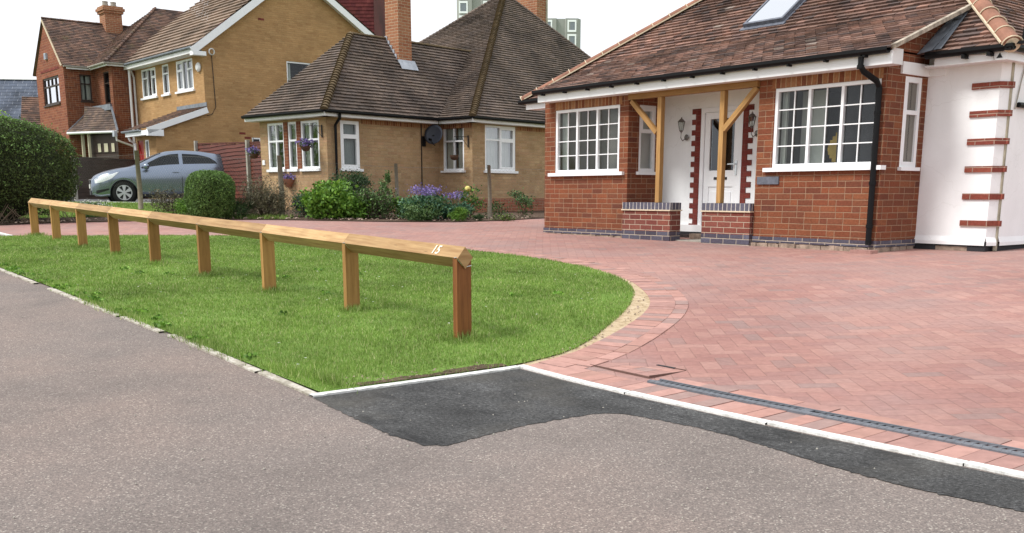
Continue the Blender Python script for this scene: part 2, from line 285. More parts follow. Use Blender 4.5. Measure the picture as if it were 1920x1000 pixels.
# ---------------------------------------------------------------- mesh helpers
class MB:
    def __init__(s): s.v = []; s.f = []; s.uv = []
    def poly(s, pts, uv=None):
        pts = [Vector(p) for p in pts]; k = len(s.v); s.v += pts; s.f.append(list(range(k, k+len(pts))))
        if uv is None:
            nn = Vector((0, 0, 0))
            for a in range(len(pts)):
                p, q = pts[a], pts[(a+1) % len(pts)]; nn += Vector(((p.y-q.y)*(p.z+q.z), (p.z-q.z)*(p.x+q.x), (p.x-q.x)*(p.y+q.y)))
            if nn.length: nn.normalize()
            if abs(nn.z) > .75: uv = [(p.x, p.y) for p in pts]
            else:
                t = Vector((-nn.y, nn.x, 0)); t = t.normalized() if t.length else Vector((1, 0, 0))
                uv = [(p.dot(t), p.z) for p in pts]
        s.uv.append(uv); return s
    def box(s, x0, x1, y0, y1, z0, z1):
        c = [(x, y, z) for z in (z0, z1) for y in (y0, y1) for x in (x0, x1)]
        for f in ((0, 2, 3, 1), (4, 5, 7, 6), (0, 1, 5, 4), (1, 3, 7, 5), (3, 2, 6, 7), (2, 0, 4, 6)): s.poly([c[i] for i in f])
        return s
    def bar(s, p, q, w, h, up=(0, 0, 1), uvlong=True):
        p, q = Vector(p), Vector(q); d = (q-p); L = d.length; d.normalize(); up = Vector(up); sx = d.cross(up)
        if sx.length < 1e-4: sx = d.cross(Vector((0, 1, 0)))
        sx.normalize(); sz = sx.cross(d).normalized(); o = random.random()*7
        cs = [(-1, -1), (1, -1), (1, 1), (-1, 1)]; A = [p+sx*(a*w/2)+sz*(b*h/2) for a, b in cs]; Bq = [a+d*L for a in A]
        k = len(s.v); s.v += A+Bq
        ring = [0, w, w+h, 2*w+h, 2*w+2*h]
        for i in range(4):
            j = (i+1) % 4; s.f.append([k+i, k+j, k+4+j, k+4+i]); s.uv.append([(o, ring[i]+o), (o, ring[i+1]+o), (o+L, ring[i+1]+o), (o+L, ring[i]+o)])
        s.f.append([k+3, k+2, k+1, k]); s.uv.append([(o+a*w, o+b*h) for a, b in cs]); s.f.append([k+4, k+5, k+6, k+7]); s.uv.append([(o+a*w, o+b*h) for a, b in cs]); return s
    def tube(s, pts, r, nseg=8, cap=True, r2=None):
        pts = [Vector(p) for p in pts]; k0 = len(s.v); N = len(pts)
        for i, p in enumerate(pts):
            d = (pts[min(i+1, N-1)]-pts[max(i-1, 0)]).normalized(); a = d.cross(Vector((0, 0, 1)))
            if a.length < .05: a = d.cross(Vector((0, 1, 0)))
            a.normalize(); b = d.cross(a); rr = r if r2 is None else r+(r2-r)*i/(N-1)
            for q in range(nseg): t = 2*math.pi*q/nseg; s.v.append(p+a*math.cos(t)*rr+b*math.sin(t)*rr)
        for i in range(N-1):
            for q in range(nseg):
                e = (q+1) % nseg; s.f.append([k0+i*nseg+q, k0+i*nseg+e, k0+(i+1)*nseg+e, k0+(i+1)*nseg+q]); s.uv.append([(q/nseg, i), ((q+1)/nseg, i), ((q+1)/nseg, i+1), (q/nseg, i+1)])
        if cap:
            s.f.append([k0+q for q in range(nseg)]); s.uv.append([(0, 0)]*nseg)
            s.f.append([k0+(N-1)*nseg+q for q in reversed(range(nseg))]); s.uv.append([(0, 0)]*nseg)
        return s
    def lathe(s, prof, c, axis=(0, 0, 1), nseg=16):
        c = Vector(c); ax = Vector(axis).normalized(); a = ax.cross(Vector((0, 0, 1)));
        if a.length < .05: a = ax.cross(Vector((0, 1, 0)))
        a.normalize(); b = ax.cross(a); k0 = len(s.v); N = len(prof)
        for r, h in prof:
            for q in range(nseg): t = 2*math.pi*q/nseg; s.v.append(c+ax*h+(a*math.cos(t)+b*math.sin(t))*r)
        for i in range(N-1):
            for q in range(nseg):
                e = (q+1) % nseg; s.f.append([k0+i*nseg+q, k0+i*nseg+e, k0+(i+1)*nseg+e, k0+(i+1)*nseg+q]); s.uv.append([(q/nseg, i), ((q+1)/nseg, i), ((q+1)/nseg, i+1), (q/nseg, i+1)])
        return s
    def extr(s, prof, p, q, up=(0, 0, 1), cap=True):
        """extrude an (out, up) profile from p to q; out = direction x up"""
        p, q = Vector(p), Vector(q); d = (q-p).normalized(); up = Vector(up); o = d.cross(up).normalized(); u2 = o.cross(d)
        A = [p+o*a+u2*b for a, b in prof]; Bq = [q+o*a+u2*b for a, b in prof]; N = len(prof)
        for i in range(N-1): s.poly([A[i], A[i+1], Bq[i+1], Bq[i]])
        if cap: s.poly(A[::-1]); s.poly(Bq)
        return s
    def build(s, name, mat, parent=None, origin=None, smooth=False, bevel=0):
        me = bpy.data.meshes.new(name); o = Vector(origin) if origin is not None else Vector((0, 0, 0))
        me.from_pydata([v-o for v in s.v], [], s.f); uvl = me.uv_layers.new(name='UVMap')
        flat = [c for f in s.uv for p in f for c in p]; uvl.data.foreach_set('uv', flat)
        mats = mat if isinstance(mat, list) else [mat]
        for m_ in mats: me.materials.append(MT[m_] if isinstance(m_, str) else m_)
        if smooth: me.polygons.foreach_set('use_smooth', [True]*len(me.polygons))
        me.update(); ob = bpy.data.objects.new(name, me); COL.objects.link(ob)
        if parent: ob.parent = parent
        if bevel:
            b = ob.modifiers.new('b', 'BEVEL'); b.width = bevel; b.segments = 2; b.limit_method = 'ANGLE'
        return ob

def arrmesh(name, verts, loops, nper, mat, parent=None, smooth=False):
    """fast mesh from numpy arrays: faces of nper corners each"""
    me = bpy.data.meshes.new(name); nf = len(loops)//nper
    me.vertices.add(len(verts)); me.vertices.foreach_set('co', np.asarray(verts, np.float32).ravel())
    me.loops.add(len(loops)); me.loops.foreach_set('vertex_index', np.asarray(loops, np.int32))
    me.polygons.add(nf); me.polygons.foreach_set('loop_start', np.arange(nf, dtype=np.int32)*nper); me.polygons.foreach_set('loop_total', np.full(nf, nper, np.int32))
    me.update(calc_edges=True); me.validate()
    me.materials.append(MT[mat] if isinstance(mat, str) else mat)
    ob = bpy.data.objects.new(name, me); COL.objects.link(ob)
    if parent: ob.parent = parent
    return ob

def tag(o, label=None, cat=None, group=None, kind=None):
    if label: o['label'] = label
    if cat: o['category'] = cat
    if group: o['group'] = group
    if kind: o['kind'] = kind
    return o

def islands(mb, tol=.012):
    """split a mesh into pieces that do not touch (a few only), so that each becomes a part of its own"""
    nf = len(mb.f)
    if nf > 900: return [mb]
    key = {}; par = list(range(nf))
    def find(a):
        while par[a] != a: par[a] = par[par[a]]; a = par[a]
        return a
    for i, f in enumerate(mb.f):
        for v in f:
            k = tuple(round(c, 3) for c in mb.v[v])
            if k in key: par[find(i)] = find(key[k])
            else: key[k] = i
    G = {}
    for i in range(nf): G.setdefault(find(i), []).append(i)
    B_ = []
    for fs in G.values():
        P = [mb.v[v] for i in fs for v in mb.f[i]]; B_.append([fs, [min(p[a] for p in P)-tol for a in range(3)], [max(p[a] for p in P)+tol for a in range(3)]])
    ch = True
    while ch:
        ch = False
        for i in range(len(B_)):
            for j in range(len(B_)-1, i, -1):
                if all(B_[i][1][a] <= B_[j][2][a] and B_[j][1][a] <= B_[i][2][a] for a in range(3)):
                    q = B_.pop(j); B_[i] = [B_[i][0]+q[0], [min(x, y) for x, y in zip(B_[i][1], q[1])], [max(x, y) for x, y in zip(B_[i][2], q[2])]]; ch = True
    if not 1 < len(B_) <= 16: return [mb]
    out = []
    for fs, _, _ in sorted(B_, key=lambda q: -len(q[0])):
        m_ = MB()
        for i in sorted(fs):
            k = len(m_.v); m_.v += [mb.v[v] for v in mb.f[i]]; m_.f.append(list(range(k, k+len(mb.f[i])))); m_.uv.append(mb.uv[i])
        out.append(m_)
    return out

class T:
    """a thing: an empty at its base; parts are given in the frame's coordinates"""
    def __init__(s, name, label, cat, origin, ang=0, group=None):
        s.o = Vector(origin); s.e = bpy.data.objects.new(name, None); COL.objects.link(s.e)
        s.e.location = Matrix.Rotation(ang, 3, 'Z') @ s.o; s.e.rotation_euler = (0, 0, ang); s.e.empty_display_size = .2; tag(s.e, label, cat, group)
    def part(s, mb, name, mat, parent=None, **k):
        L = islands(mb)
        obs = [m_.build(name, mat, parent or s.e, s.o, **k) for m_ in L]
        return obs[0]
    def leaves(s, name, P, size, mat, parent=None, asp=.55, nrm=None): return leafcloud(name, np.asarray(P)-np.array(s.o), size, mat, parent or s.e, asp, nrm)

def leafcloud(name, P, size, mat, parent, asp=.55, nrm=None):
    P = np.asarray(P, float); N = len(P)
    a = RNG.normal(size=(N, 3)); a /= np.linalg.norm(a, axis=1)[:, None]
    b = RNG.normal(size=(N, 3))
    if nrm is not None: b = nrm+.7*b
    b -= (a*b).sum(1)[:, None]*a
    b /= np.linalg.norm(b, axis=1)[:, None]; c = np.cross(a, b); sz = size*RNG.uniform(.6, 1.3, N)[:, None]
    up = a*sz*.5; sd_ = c*sz*.5*asp
    V = np.stack([P-up, P+sd_-up*.1, P+up, P-sd_-up*.1], 1).reshape(-1, 3)
    return arrmesh(name, V, np.arange(N*4), 4, mat, parent)

def clip(poly, ax, lim, keep_less):
    out = []; N = len(poly)
    for i in range(N):
        p, q = poly[i], poly[(i+1) % N]; a = (p[ax] <= lim) if keep_less else (p[ax] >= lim); b = (q[ax] <= lim) if keep_less else (q[ax] >= lim)
        if a: out.append(p)
        if a != b:
            t = (lim-p[ax])/(q[ax]-p[ax]); out.append((p[0]+(q[0]-p[0])*t, p[1]+(q[1]-p[1])*t))
    return out

def tile_roof(mb, pts, gauge=.1, tw=.165, h=.018, jit=.004, t0=0.):
    """individually laid overlapping tiles over one convex roof slope; pts[0]->pts[1] is the eave"""
    pts = [Vector(p) for p in pts]; o = pts[0]; sx = (pts[1]-o).normalized()
    nn = Vector((0, 0, 0))
    for a in range(len(pts)):
        p, q = pts[a], pts[(a+1) % len(pts)]; nn += Vector(((p.y-q.y)*(p.z+q.z), (p.z-q.z)*(p.x+q.x), (p.x-q.x)*(p.y+q.y)))
    nn.normalize()
    if nn.z < 0: nn = -nn
    ty = nn.cross(sx)
    if ty.z < 0: ty = -ty
    P2 = [((p-o).dot(sx), (p-o).dot(ty)) for p in pts]
    s0, s1 = min(p[0] for p in P2), max(p[0] for p in P2); tm = max(p[1] for p in P2); tmin = min(p[1] for p in P2)
    k = math.floor(tmin/gauge+1e-6)
    while k*gauge < tm-1e-4:
        a, b = k*gauge, (k+1)*gauge; row = clip(clip(P2, 1, a, False), 1, b, True)
        if len(row) >= 3:
            r0, r1 = min(p[0] for p in row), max(p[0] for p in row); off = (k % 2)*tw*.5; j = math.floor((r0-off)/tw)
            while j*tw+off < r1:
                c = clip(clip(row, 0, j*tw+off+.002, False), 0, (j+1)*tw+off-.002, True)
                if len(c) >= 3:
                    dj = random.uniform(-jit, jit); dt = random.uniform(-jit, jit)*.7
                    def W(s_, t_, top): return o+sx*s_+ty*(t_+(dt if t_ <= a+1e-6 else 0))+nn*(((h+dj)*(1-(t_-a)/gauge)+.004) if top else 0.)
                    mb.poly([W(x_, y_, True) for x_, y_ in c], uv=[(x_, y_) for x_, y_ in c])
                    kk = len(mb.v)-len(c); low = [q for q, (x_, y_) in enumerate(c) if y_ <= a+1e-6]
                    if len(low) >= 2:
                        q0, q1 = low[0], low[-1]
                        if (q1+1) % len(c) == q0: q0, q1 = q1, q0
                        mb.v += [W(*c[q0], False), W(*c[q1], False)]; z = len(mb.v)
                        mb.f.append([kk+q0, z-2, z-1, kk+q1]); mb.uv.append([c[q0], c[q0], c[q1], c[q1]])
                j += 1
        k += 1
    return mb

def hipline(mb, p, q, r=.09, seg=.3, nn=7, flare=.012, full=False):
    """overlapping half-round hip or ridge tiles from p (low) to q"""
    p, q = Vector(p), Vector(q); d = (q-p); L = d.length; d.normalize(); sd_ = d.cross(Vector((0, 0, 1))).normalized(); up = sd_.cross(d).normalized()
    if up.z < 0: up = -up
    m = max(1, int(L/seg))
    for i in range(m):
        a, b = p+d*(L*i/m), p+d*(L*(i+1)/m+.02); k = len(mb.v); jr = random.uniform(-.004, .004)
        for c, rr in ((a, r+flare+jr), (b, r+jr)):
            for t in range(nn+1): th = math.pi*t/nn; mb.v.append(c+sd_*math.cos(th)*rr+up*(math.sin(th)*rr*.85))
        for t in range(nn): mb.f.append([k+t, k+t+1, k+nn+2+t, k+nn+1+t]); mb.uv.append([(0, 0)]*4)
        mb.f.append([k+t for t in range(nn+1)]); mb.uv.append([(0, 0)]*(nn+1))
    return mb

GUT = [(0, .035), (.0, 0), (.018, -.026), (.048, -.036), (.078, -.026), (.095, 0), (.095, .035), (.087, .035), (.087, .005), (.048, -.022), (.008, .005), (.008, .035)]
def gutter(mb, p, q): return mb.extr(GUT, p, q)     # gutter hangs to the right of p->q

# ---------------------------------------------------------------- walls and windows
def PY(Y): return (lambda a, z, d: (a, Y-d, z))        # wall facing -Y
def PX(X): return (lambda a, z, d: (X+d, a, z))        # wall facing +X
def pbox(mb, P, a0, a1, z0, z1, d0, d1):
    p, q = P(a0, z0, d0), P(a1, z1, d1); return mb.box(min(p[0], q[0]), max(p[0], q[0]), min(p[1], q[1]), max(p[1], q[1]), min(p[2], q[2]), max(p[2], q[2]))
def wall(mb, P, a0, a1, z0, z1, ops=(), dep=.12):
    A = sorted({a0, a1, *[x for o in ops for x in (o[0], o[1])]}); Z = sorted({z0, z1, *[x for o in ops for x in (o[2], o[3])]})
    for i in range(len(A)-1):
        for j in range(len(Z)-1):
            ca, cz = (A[i]+A[i+1])/2, (Z[j]+Z[j+1])/2
            if any(o[0] < ca < o[1] and o[2] < cz < o[3] for o in ops): continue
            mb.poly([P(A[i], Z[j], 0), P(A[i+1], Z[j], 0), P(A[i+1], Z[j+1], 0), P(A[i], Z[j+1], 0)])
    for o in ops:
        x0, x1, y0, y1 = o[:4]
        for (pa, pb) in (((x0, y0), (x0, y1)), ((x0, y1), (x1, y1)), ((x1, y1), (x1, y0)), ((x1, y0), (x0, y0))):
            mb.poly([P(*pa, 0), P(*pa, -dep), P(*pb, -dep), P(*pb, 0)])
    return mb
def window(t, P, a0, a1, z0, z1, cells, mat='upvc', fr=.05, rec=.03, sill=(.06, .06, .045), gm='glass', curt='curtain', room='room', dep=.9, bar=.02, cas=.035, curtw=.22, mid=False):
    """cells: (a0,a1,z0,z1,cols,rows,casement) as fractions of the opening"""
    f = MB(); W, H = a1-a0, z1-z0
    for (u0, u1, v0, v1) in ((a0, a0+fr, z0, z1), (a1-fr, a1, z0, z1)): pbox(f, P, u0, u1, v0, v1, -rec-.06, -rec)
    pbox(f, P, a0+fr, a1-fr, z0, z0+fr, -rec-.06, -rec); pbox(f, P, a0+fr, a1-fr, z1-fr, z1, -rec-.06, -rec)
    ia0, iW, iz0, iH = a0+fr, W-2*fr, z0+fr, H-2*fr
    br = MB(); mull = set()
    for (c0, c1, e0, e1, nc, nr, cs) in cells:
        x0, x1, y0, y1 = ia0+c0*iW, ia0+c1*iW, iz0+e0*iH, iz0+e1*iH
        g = fr*.42
        if c0 > 0: pbox(f, P, x0-g, x0+.0005, y0, y1, -rec-.055, -rec-.002); 
        if c1 < 1: pbox(f, P, x1, x1+g, y0, y1, -rec-.055, -rec-.002)
        if e1 < 1: pbox(f, P, x0, x1, y1-g, y1+g, -rec-.054, -rec-.003)
        if cs:
            for q in ((x0, x0+cas, y0, y1), (x1-cas, x1, y0, y1), (x0+cas, x1-cas, y0, y0+cas), (x0+cas, x1-cas, y1-cas, y1)): pbox(f, P, *q, -rec-.05, -rec+.006)
            x0 += cas; x1 -= cas; y0 += cas; y1 -= cas
        for i in range(1, nc): xx = x0+(x1-x0)*i/nc; pbox(br, P, xx-bar/2, xx+bar/2, y0, y1, -rec-.036, -rec-.020)
        for i in range(1, nr): yy = y0+(y1-y0)*i/nr; pbox(br, P, x0, x1, yy-bar/2, yy+bar/2, -rec-.0355, -rec-.0205)
    fo = t.part(f, 'window', mat)
    if br.f: t.part(br, 'glazing_bars', mat, fo)
    t.part(MB().poly([P(ia0, iz0, -rec-.04), P(ia0+iW, iz0, -rec-.04), P(ia0+iW, iz0+iH, -rec-.04), P(ia0, iz0+iH, -rec-.04)]), 'pane', gm, fo)
    if sill:
        s_ = MB(); pbox(s_, P, a0-sill[0], a1+sill[0], z0-sill[2], z0, -rec-.05, sill[1]); t.part(s_, 'sill', mat, fo)
    rm = MB(); ra0, ra1, rz0, rz1 = a0-.06, a1+.06, z0-.1, z1+.04; d0, d1 = -rec-.10, -rec-.10-dep
    rm.poly([P(ra0, rz0, d1), P(ra1, rz0, d1), P(ra1, rz1, d1), P(ra0, rz1, d1)])
    for (pa, pb) in (((ra0, rz0), (ra0, rz1)), ((ra0, rz1), (ra1, rz1)), ((ra1, rz1), (ra1, rz0)), ((ra1, rz0), (ra0, rz0))): rm.poly([P(*pa, d0), P(*pa, d1), P(*pb, d1), P(*pb, d0)])
    t.part(rm, 'room', room, fo)
    if curt:
        cu = MB()
        for side in (0, 1):
            wv = W*curtw; xs = [a0+fr*.5+wv*i/16 if side == 0 else a1-fr*.5-wv*(1-i/16) for i in range(17)]
            for i in range(16):
                da, db = -rec-.13-.025*math.sin(i*1.9), -rec-.13-.025*math.sin((i+1)*1.9)
                cu.poly([P(xs[i], z0, da), P(xs[i+1], z0, db), P(xs[i+1], z1, db), P(xs[i], z1, da)])
        t.part(cu, 'curtain', curt, fo)
    return fo
# ================================================================ GROUND
ANCH=np.array([(-4.46,3.59,-1),(-1.5,3.47,-1),(2.5,3.4,-1),(-4.4,2.24,-1),(-1,0,-1.03),(-8,0,-.93),(-11.6,2.24,-.79),(-5.2,3.70,-.93),(-8,3.7,-.864),(-11.6,3.7,-.775),(-17.2,3.7,-.667),
(-12.7,10.7,-.64),(-6.63,10.7,-.69),(-3,10.7,-.70),(-21.4,15.5,-.5),(-21.9,11.6,-.45),(-30.2,9.3,-.27),(-29.7,12,-.28),(-22,18.5,-.48),(-34,15,-.2),(-42,10,-.1),(-24,3.7,-.5),(-30,2,-.4),(2,12,-.72),(-14,20,-.6),(3,-3,-1.05),(-12,-4,-.95),(-30,25,-.2)],float)
def _U(r2): return np.where(r2>1e-12,r2*np.log(np.maximum(r2,1e-12)),0)
_P=ANCH[:,:2];_n=len(_P)
_K=_U(((_P[:,None]-_P[None])**2).sum(-1))+np.eye(_n)*.6
_Q=np.c_[np.ones(_n),_P]
_A=np.block([[_K,_Q],[_Q.T,np.zeros((3,3))]])
_w=np.linalg.solve(_A,np.r_[ANCH[:,2],0,0,0])
def gz(x,y):
    x=np.clip(np.asarray(x,float),-45,6);y=np.clip(np.asarray(y,float),-6,28)
    r2=(x[...,None]-_P[:,0])**2+(y[...,None]-_P[:,1])**2
    return _U(r2)@_w[:_n]+_w[_n]+_w[_n+1]*x+_w[_n+2]*y

def sheet(name, poly, mat, dz=0., step=.5, kind='structure', zf=None, skirt=0):
    bm = bmesh.new(); vs = [bm.verts.new((x, y, 0)) for x, y in poly]; bm.faces.new(vs)
    xs = [p[0] for p in poly]; ys = [p[1] for p in poly]
    for ax, lo, hi in ((0, min(xs), max(xs)), (1, min(ys), max(ys))):
        k = math.floor(lo/step)*step+step
        while k < hi:
            no = (1, 0, 0) if ax == 0 else (0, 1, 0); co = (k, 0, 0) if ax == 0 else (0, k, 0)
            bmesh.ops.bisect_plane(bm, geom=bm.verts[:]+bm.edges[:]+bm.faces[:], plane_co=co, plane_no=no, dist=1e-5); k += step
    bmesh.ops.triangulate(bm, faces=bm.faces[:])
    V = np.array([v.co[:2] for v in bm.verts]); Z = gz(V[:, 0], V[:, 1])
    for v, z in zip(bm.verts, Z): v.co.z = float(z)+dz
    bm.normal_update()
    if sum(f.normal.z*f.calc_area() for f in bm.faces) < 0: bmesh.ops.reverse_faces(bm, faces=bm.faces[:])
    me = bpy.data.meshes.new(name); bm.to_mesh(me); bm.free(); me.materials.append(MT[mat]); me.polygons.foreach_set('use_smooth', [True]*len(me.polygons))
    ob = bpy.data.objects.new(name, me); COL.objects.link(ob); tag(ob, kind=kind); return ob
def g(x, y): return float(gz(x, y))
def blocks(mb, path, w0, w1, blk, dz, h=.05, gap=.004, jit=.002):
    """row of paving blocks following a polyline; spans w0..w1 to the right of the path"""
    pts = [Vector((*p, 0)) for p in path]; L = [0]
    for a, b in zip(pts, pts[1:]): L.append(L[-1]+(b-a).length)
    def at(s):
        for i in range(len(pts)-1):
            if s <= L[i+1] or i == len(pts)-2:
                d = (pts[i+1]-pts[i]).normalized(); return pts[i]+d*(s-L[i]), Vector((d.y, -d.x, 0))
    n_ = int(L[-1]/blk)
    for i in range(n_):
        a, na = at(i*blk+gap/2); b, nb = at((i+1)*blk-gap/2); na = (na+nb).normalized(); nb = na; z = dz+random.uniform(-jit, jit)
        q = [a+na*w0, a+na*w1, b+nb*w1, b+nb*w0]; top = [(p.x, p.y, g(p.x, p.y)+z) for p in q]; bot = [(p[0], p[1], p[2]-h) for p in top]
        mb.poly(top)
        for k in range(4): e = (k+1) % 4; mb.poly([top[k], bot[k], bot[e], top[e]])
    return mb

sheet('ground', [(-500, -120), (300, -120), (300, 600), (-500, 600)], 'turf', -.6, 40)
sheet('rough_ground', [(-75, -9), (12, -9), (12, 60), (-75, 60)], 'turf', -.02, 1.)
sheet('footway', [(-48, -8), (9, -8), (9, 3.56), (-4.40, 3.56), (-4.40, 2.28), (-5.2, 2.26), (-6.6, 2.27), (-7.5, 2.28), (-9, 2.27), (-10, 2.28), (-17.3, 2.28), (-17.3, 3.5), (-25, 3.55), (-25, 2.2), (-48, 2.2)], 'tarmac', 0.)
patch = [(-4.40, 2.20), (-4.06, 2.17), (-3.74, 2.15), (-3.54, 2.14), (-3.33, 2.16), (-3.27, 2.23), (-3.29, 2.34), (-3.32, 2.5), (-3.35, 2.71), (-3.34, 2.93), (-3.33, 3.09), (-3.28, 3.19), (-3.17, 3.235), (-3.0, 3.25), (-2.83, 3.27), (-2.59, 3.255), (-2.36, 3.22), (-2.07, 3.17), (-1.8, 3.14), (-1.59, 3.15), (-1.36, 3.17), (-.5, 3.16), (2.5, 3.15), (2.5, 3.515), (-4.395, 3.515)]
rp = [patch[0]]
for a, b in zip(patch, patch[1:]):            # ragged hand-laid edge
    k = max(1, int(math.dist(a, b)/.022)) if b[1] < 3.4 and math.dist(a, b) < 1.2 else 1
    for i in range(1, k+1): rp.append((a[0]+(b[0]-a[0])*i/k+(random.gauss(0, .0045) if i < k or k > 1 else 0), a[1]+(b[1]-a[1])*i/k+(random.gauss(0, .0045) if i < k or k > 1 else 0)))
rp[0] = (-4.40, 2.2); tp = sheet('tarmac_patch', rp, 'newtar', .003, .5)
LAWN = [(-4.45, 2.27), (-4.46, 3.45), (-4.48, 3.62), (-4.53, 3.98), (-4.71, 4.36), (-5.01, 4.80), (-5.30, 5.22), (-5.66, 5.68), (-6.10, 6.16), (-6.77, 6.67), (-7.58, 7.07), (-8.47, 7.33), (-9.5, 7.48), (-10.3, 7.51), (-12.0, 7.48), (-13.27, 7.34), (-14.35, 6.95), (-15.25, 6.2), (-16.05, 5.2), (-16.55, 4.45), (-17.05, 3.83), (-17.3, 3.5), (-17.3, 2.26), (-10, 2.27), (-7, 2.25)]
OUT = [(-4.43, 3.60), (-4.50, 4.0), (-4.66, 4.4), (-4.92, 4.9), (-5.19, 5.35), (-5.54, 5.80), (-6.02, 6.22), (-6.72, 6.72), (-7.55, 7.12), (-8.45, 7.38), (-9.5, 7.52), (-10.3, 7.55), (-12.0, 7.52), (-13.3, 7.38), (-14.4, 6.98), (-15.3, 6.2), (-16.1, 5.2), (-16.6, 4.45), (-17.1, 3.85), (-17.4, 3.6)]
def chaikin(P, k0, k1, it=2):
    for _ in range(it):
        Q_ = P[:k0+1]
        for a, b in zip(P[k0:k1], P[k0+1:k1+1]): Q_ += [(a[0]*.75+b[0]*.25, a[1]*.75+b[1]*.25), (a[0]*.25+b[0]*.75, a[1]*.25+b[1]*.75)]
        Q_ += P[k1:]; k1 = len(Q_)-(len(P)-k1); P = Q_
    return P
LAWN = chaikin(LAWN, 2, 20); OUT = chaikin(OUT, 0, len(OUT)-1)
BED = [(-20.53, 4.02), (-20.62, 4.61), (-20.6, 5.31), (-20.3, 6.36), (-20.0, 7.41), (-19.7, 8.3), (-19.1, 9.04), (-18.3, 9.75), (-17.4, 10.63), (-16.75, 11.67), (-16.95, 13.13), (-17.9, 15.13)]
sheet('block_paving_drive', [(-4.43, 3.60), (6, 3.60), (6, 18), (-13, 18), (-15.5, 22), (-18.6, 20), *BED[::-1], (-20.6, 3.60), (-17.4, 3.6)]+OUT[::-1][1:-1], 'paving', 0.)
sheet('sand_haunch', [(-4.46, 2.3)]+OUT+[(-17.3, 3.5), (-17.3, 2.3)], 'sand', .003, .5)
sheet('lawn_turf', LAWN, 'turf', .012, .5)
sheet('planting_bed', BED+[(-18.2, 20), (-24, 22), (-26, 12), (-24.5, 9.5), (-22.0, 7.6), (-22.5, 3.6), (-20.6, 3.6)], 'soil', .014, .5)
sheet('neighbour_lawn', [(-22.0, 7.4), (-24.5, 9.3), (-26.8, 13.6), (-28.3, 12.2), (-28.2, 10.5), (-30.7, 8.3), (-36, 3.6), (-22.5, 3.6)], 'turf', .02, .5)
sheet('neighbour_driveway', [(-28.35, 12.6), (-28.15, 10.45), (-30.65, 8.2), (-35.2, 3.5), (-42, 3.5), (-40, 12), (-38, 16), (-27, 22), (-26.5, 14)], 'asphalt', .0, .5)

def ring(bm_, path, off=0.): return [(p[0], p[1]) for p in path]
b = MB(); blocks(b, [(-4.40, 3.605), (4, 3.595)], -.20, 0, .1035, .006)      # header course behind the kerb
blocks(b, [(-3.60, 3.92), (4, 3.90)], -.10, 0, .2, .006)
o_ = blocks(MB(), OUT, 0, .20, .1035, .006).build('edge_course', 'paver'); tag(o_, kind='structure')
o2 = blocks(MB(), OUT, .203, .303, .2, .006).build('edge_course', 'paver'); tag(o2, kind='structure')
tag(b.build('edge_course', 'paver'), kind='structure')
def strip(name, p, q, w_, h, mat, label, cat, group, dz=.012):
    m_ = MB(); n_ = max(2, int(math.dist(p, q)/.03)); d = Vector((q[0]-p[0], q[1]-p[1], 0)).normalized(); s_ = Vector((-d.y, d.x, 0)); rows = []
    for i in range(n_+1):
        c = Vector((p[0]+(q[0]-p[0])*i/n_, p[1]+(q[1]-p[1])*i/n_, 0)); a_, b_ = c-s_*(w_/2+random.uniform(-.006, .002)*(1 if w_ < .08 else 1)), c+s_*w_/2
        za, zb = g(a_.x, a_.y)+dz+random.uniform(-.003, .001), g(b_.x, b_.y)+dz; rows.append(((a_.x, a_.y, za), (b_.x, b_.y, zb)))
    for (a_, b_), (c, e) in zip(rows, rows[1:]):
        m_.poly([a_, c, e, b_]); m_.poly([a_, (a_[0], a_[1], a_[2]-h), (c[0], c[1], c[2]-h), c]); m_.poly([b_, e, (e[0], e[1], e[2]-h), (b_[0], b_[1], b_[2]-h)])
    ob = m_.build(name, mat); mid = Vector(((p[0]+q[0])/2, (p[1]+q[1])/2, g(*p)))
    tag(ob, label, cat, group); return ob
KB = [-4.44, -3.55, -2.66, -1.755, -.85, .06, .97]
for i in range(6):
    lab = ['white concrete kerb length at the corner of the black tarmac by the lawn tip', 'white concrete kerb length beside the brick paved access cover', 'white concrete kerb length beside the middle of the grey drain grating',
           'white concrete kerb length beside the drain just left of the dark joint gap', 'white concrete kerb length beyond the dark joint gap at the right edge', 'white concrete kerb length outside the right edge of the drive'][i]
    strip('drive_kerb', (KB[i]+(.012 if i == 4 else .001), 3.562), (KB[i+1]-.001, 3.555), .048, .08, 'edging', lab, 'kerb', 'white kerb lengths along the drive')
strip('patch_kerb', (-4.425, 2.20), (-4.425, 3.53), .045, .08, 'edging', 'white concrete edging between the lawn end and the fresh black tarmac', 'kerb', None)
for i, (a_, b_) in enumerate([(-17.2, -14.6), (-14.5, -10.05), (-9.6, -7.55), (-7.5, -6.65), (-6.5, -5.1), (-5.08, -4.45)]):
    lab = ['far length of worn pale edging where lawn meets path by the hedge', 'long worn pale edging length at the left edge of the photo', 'worn white edging length with chipped top halfway along the lawn', 'short pale edging length half buried by lawn after a joint', 'mossy brownish edging length nearly hidden under grass near patch', 'last short brown edging length touching the black tarmac corner'][i]
    strip('path_edging', (a_, 2.235), (b_, 2.225), .05, .08, 'edging_old', lab, 'edging', 'path edging lengths along the lawn')
strip('far_kerb', (-20.4, 3.56), (-17.45, 3.57), .06, .08, 'edging', 'far white kerb across the other end of the brick drive', 'kerb', None)
strip('driveway_kerb', (-30.6, 8.25), (-28.2, 10.4), .1, .1, 'edging', 'pale kerb in front of the parked silver car', 'kerb', None, .05)
strip('driveway_kerb', (-28.2, 10.4), (-28.3, 12.5), .1, .1, 'edging', 'pale kerb between the silver car and the small clipped bush', 'kerb', None, .05)

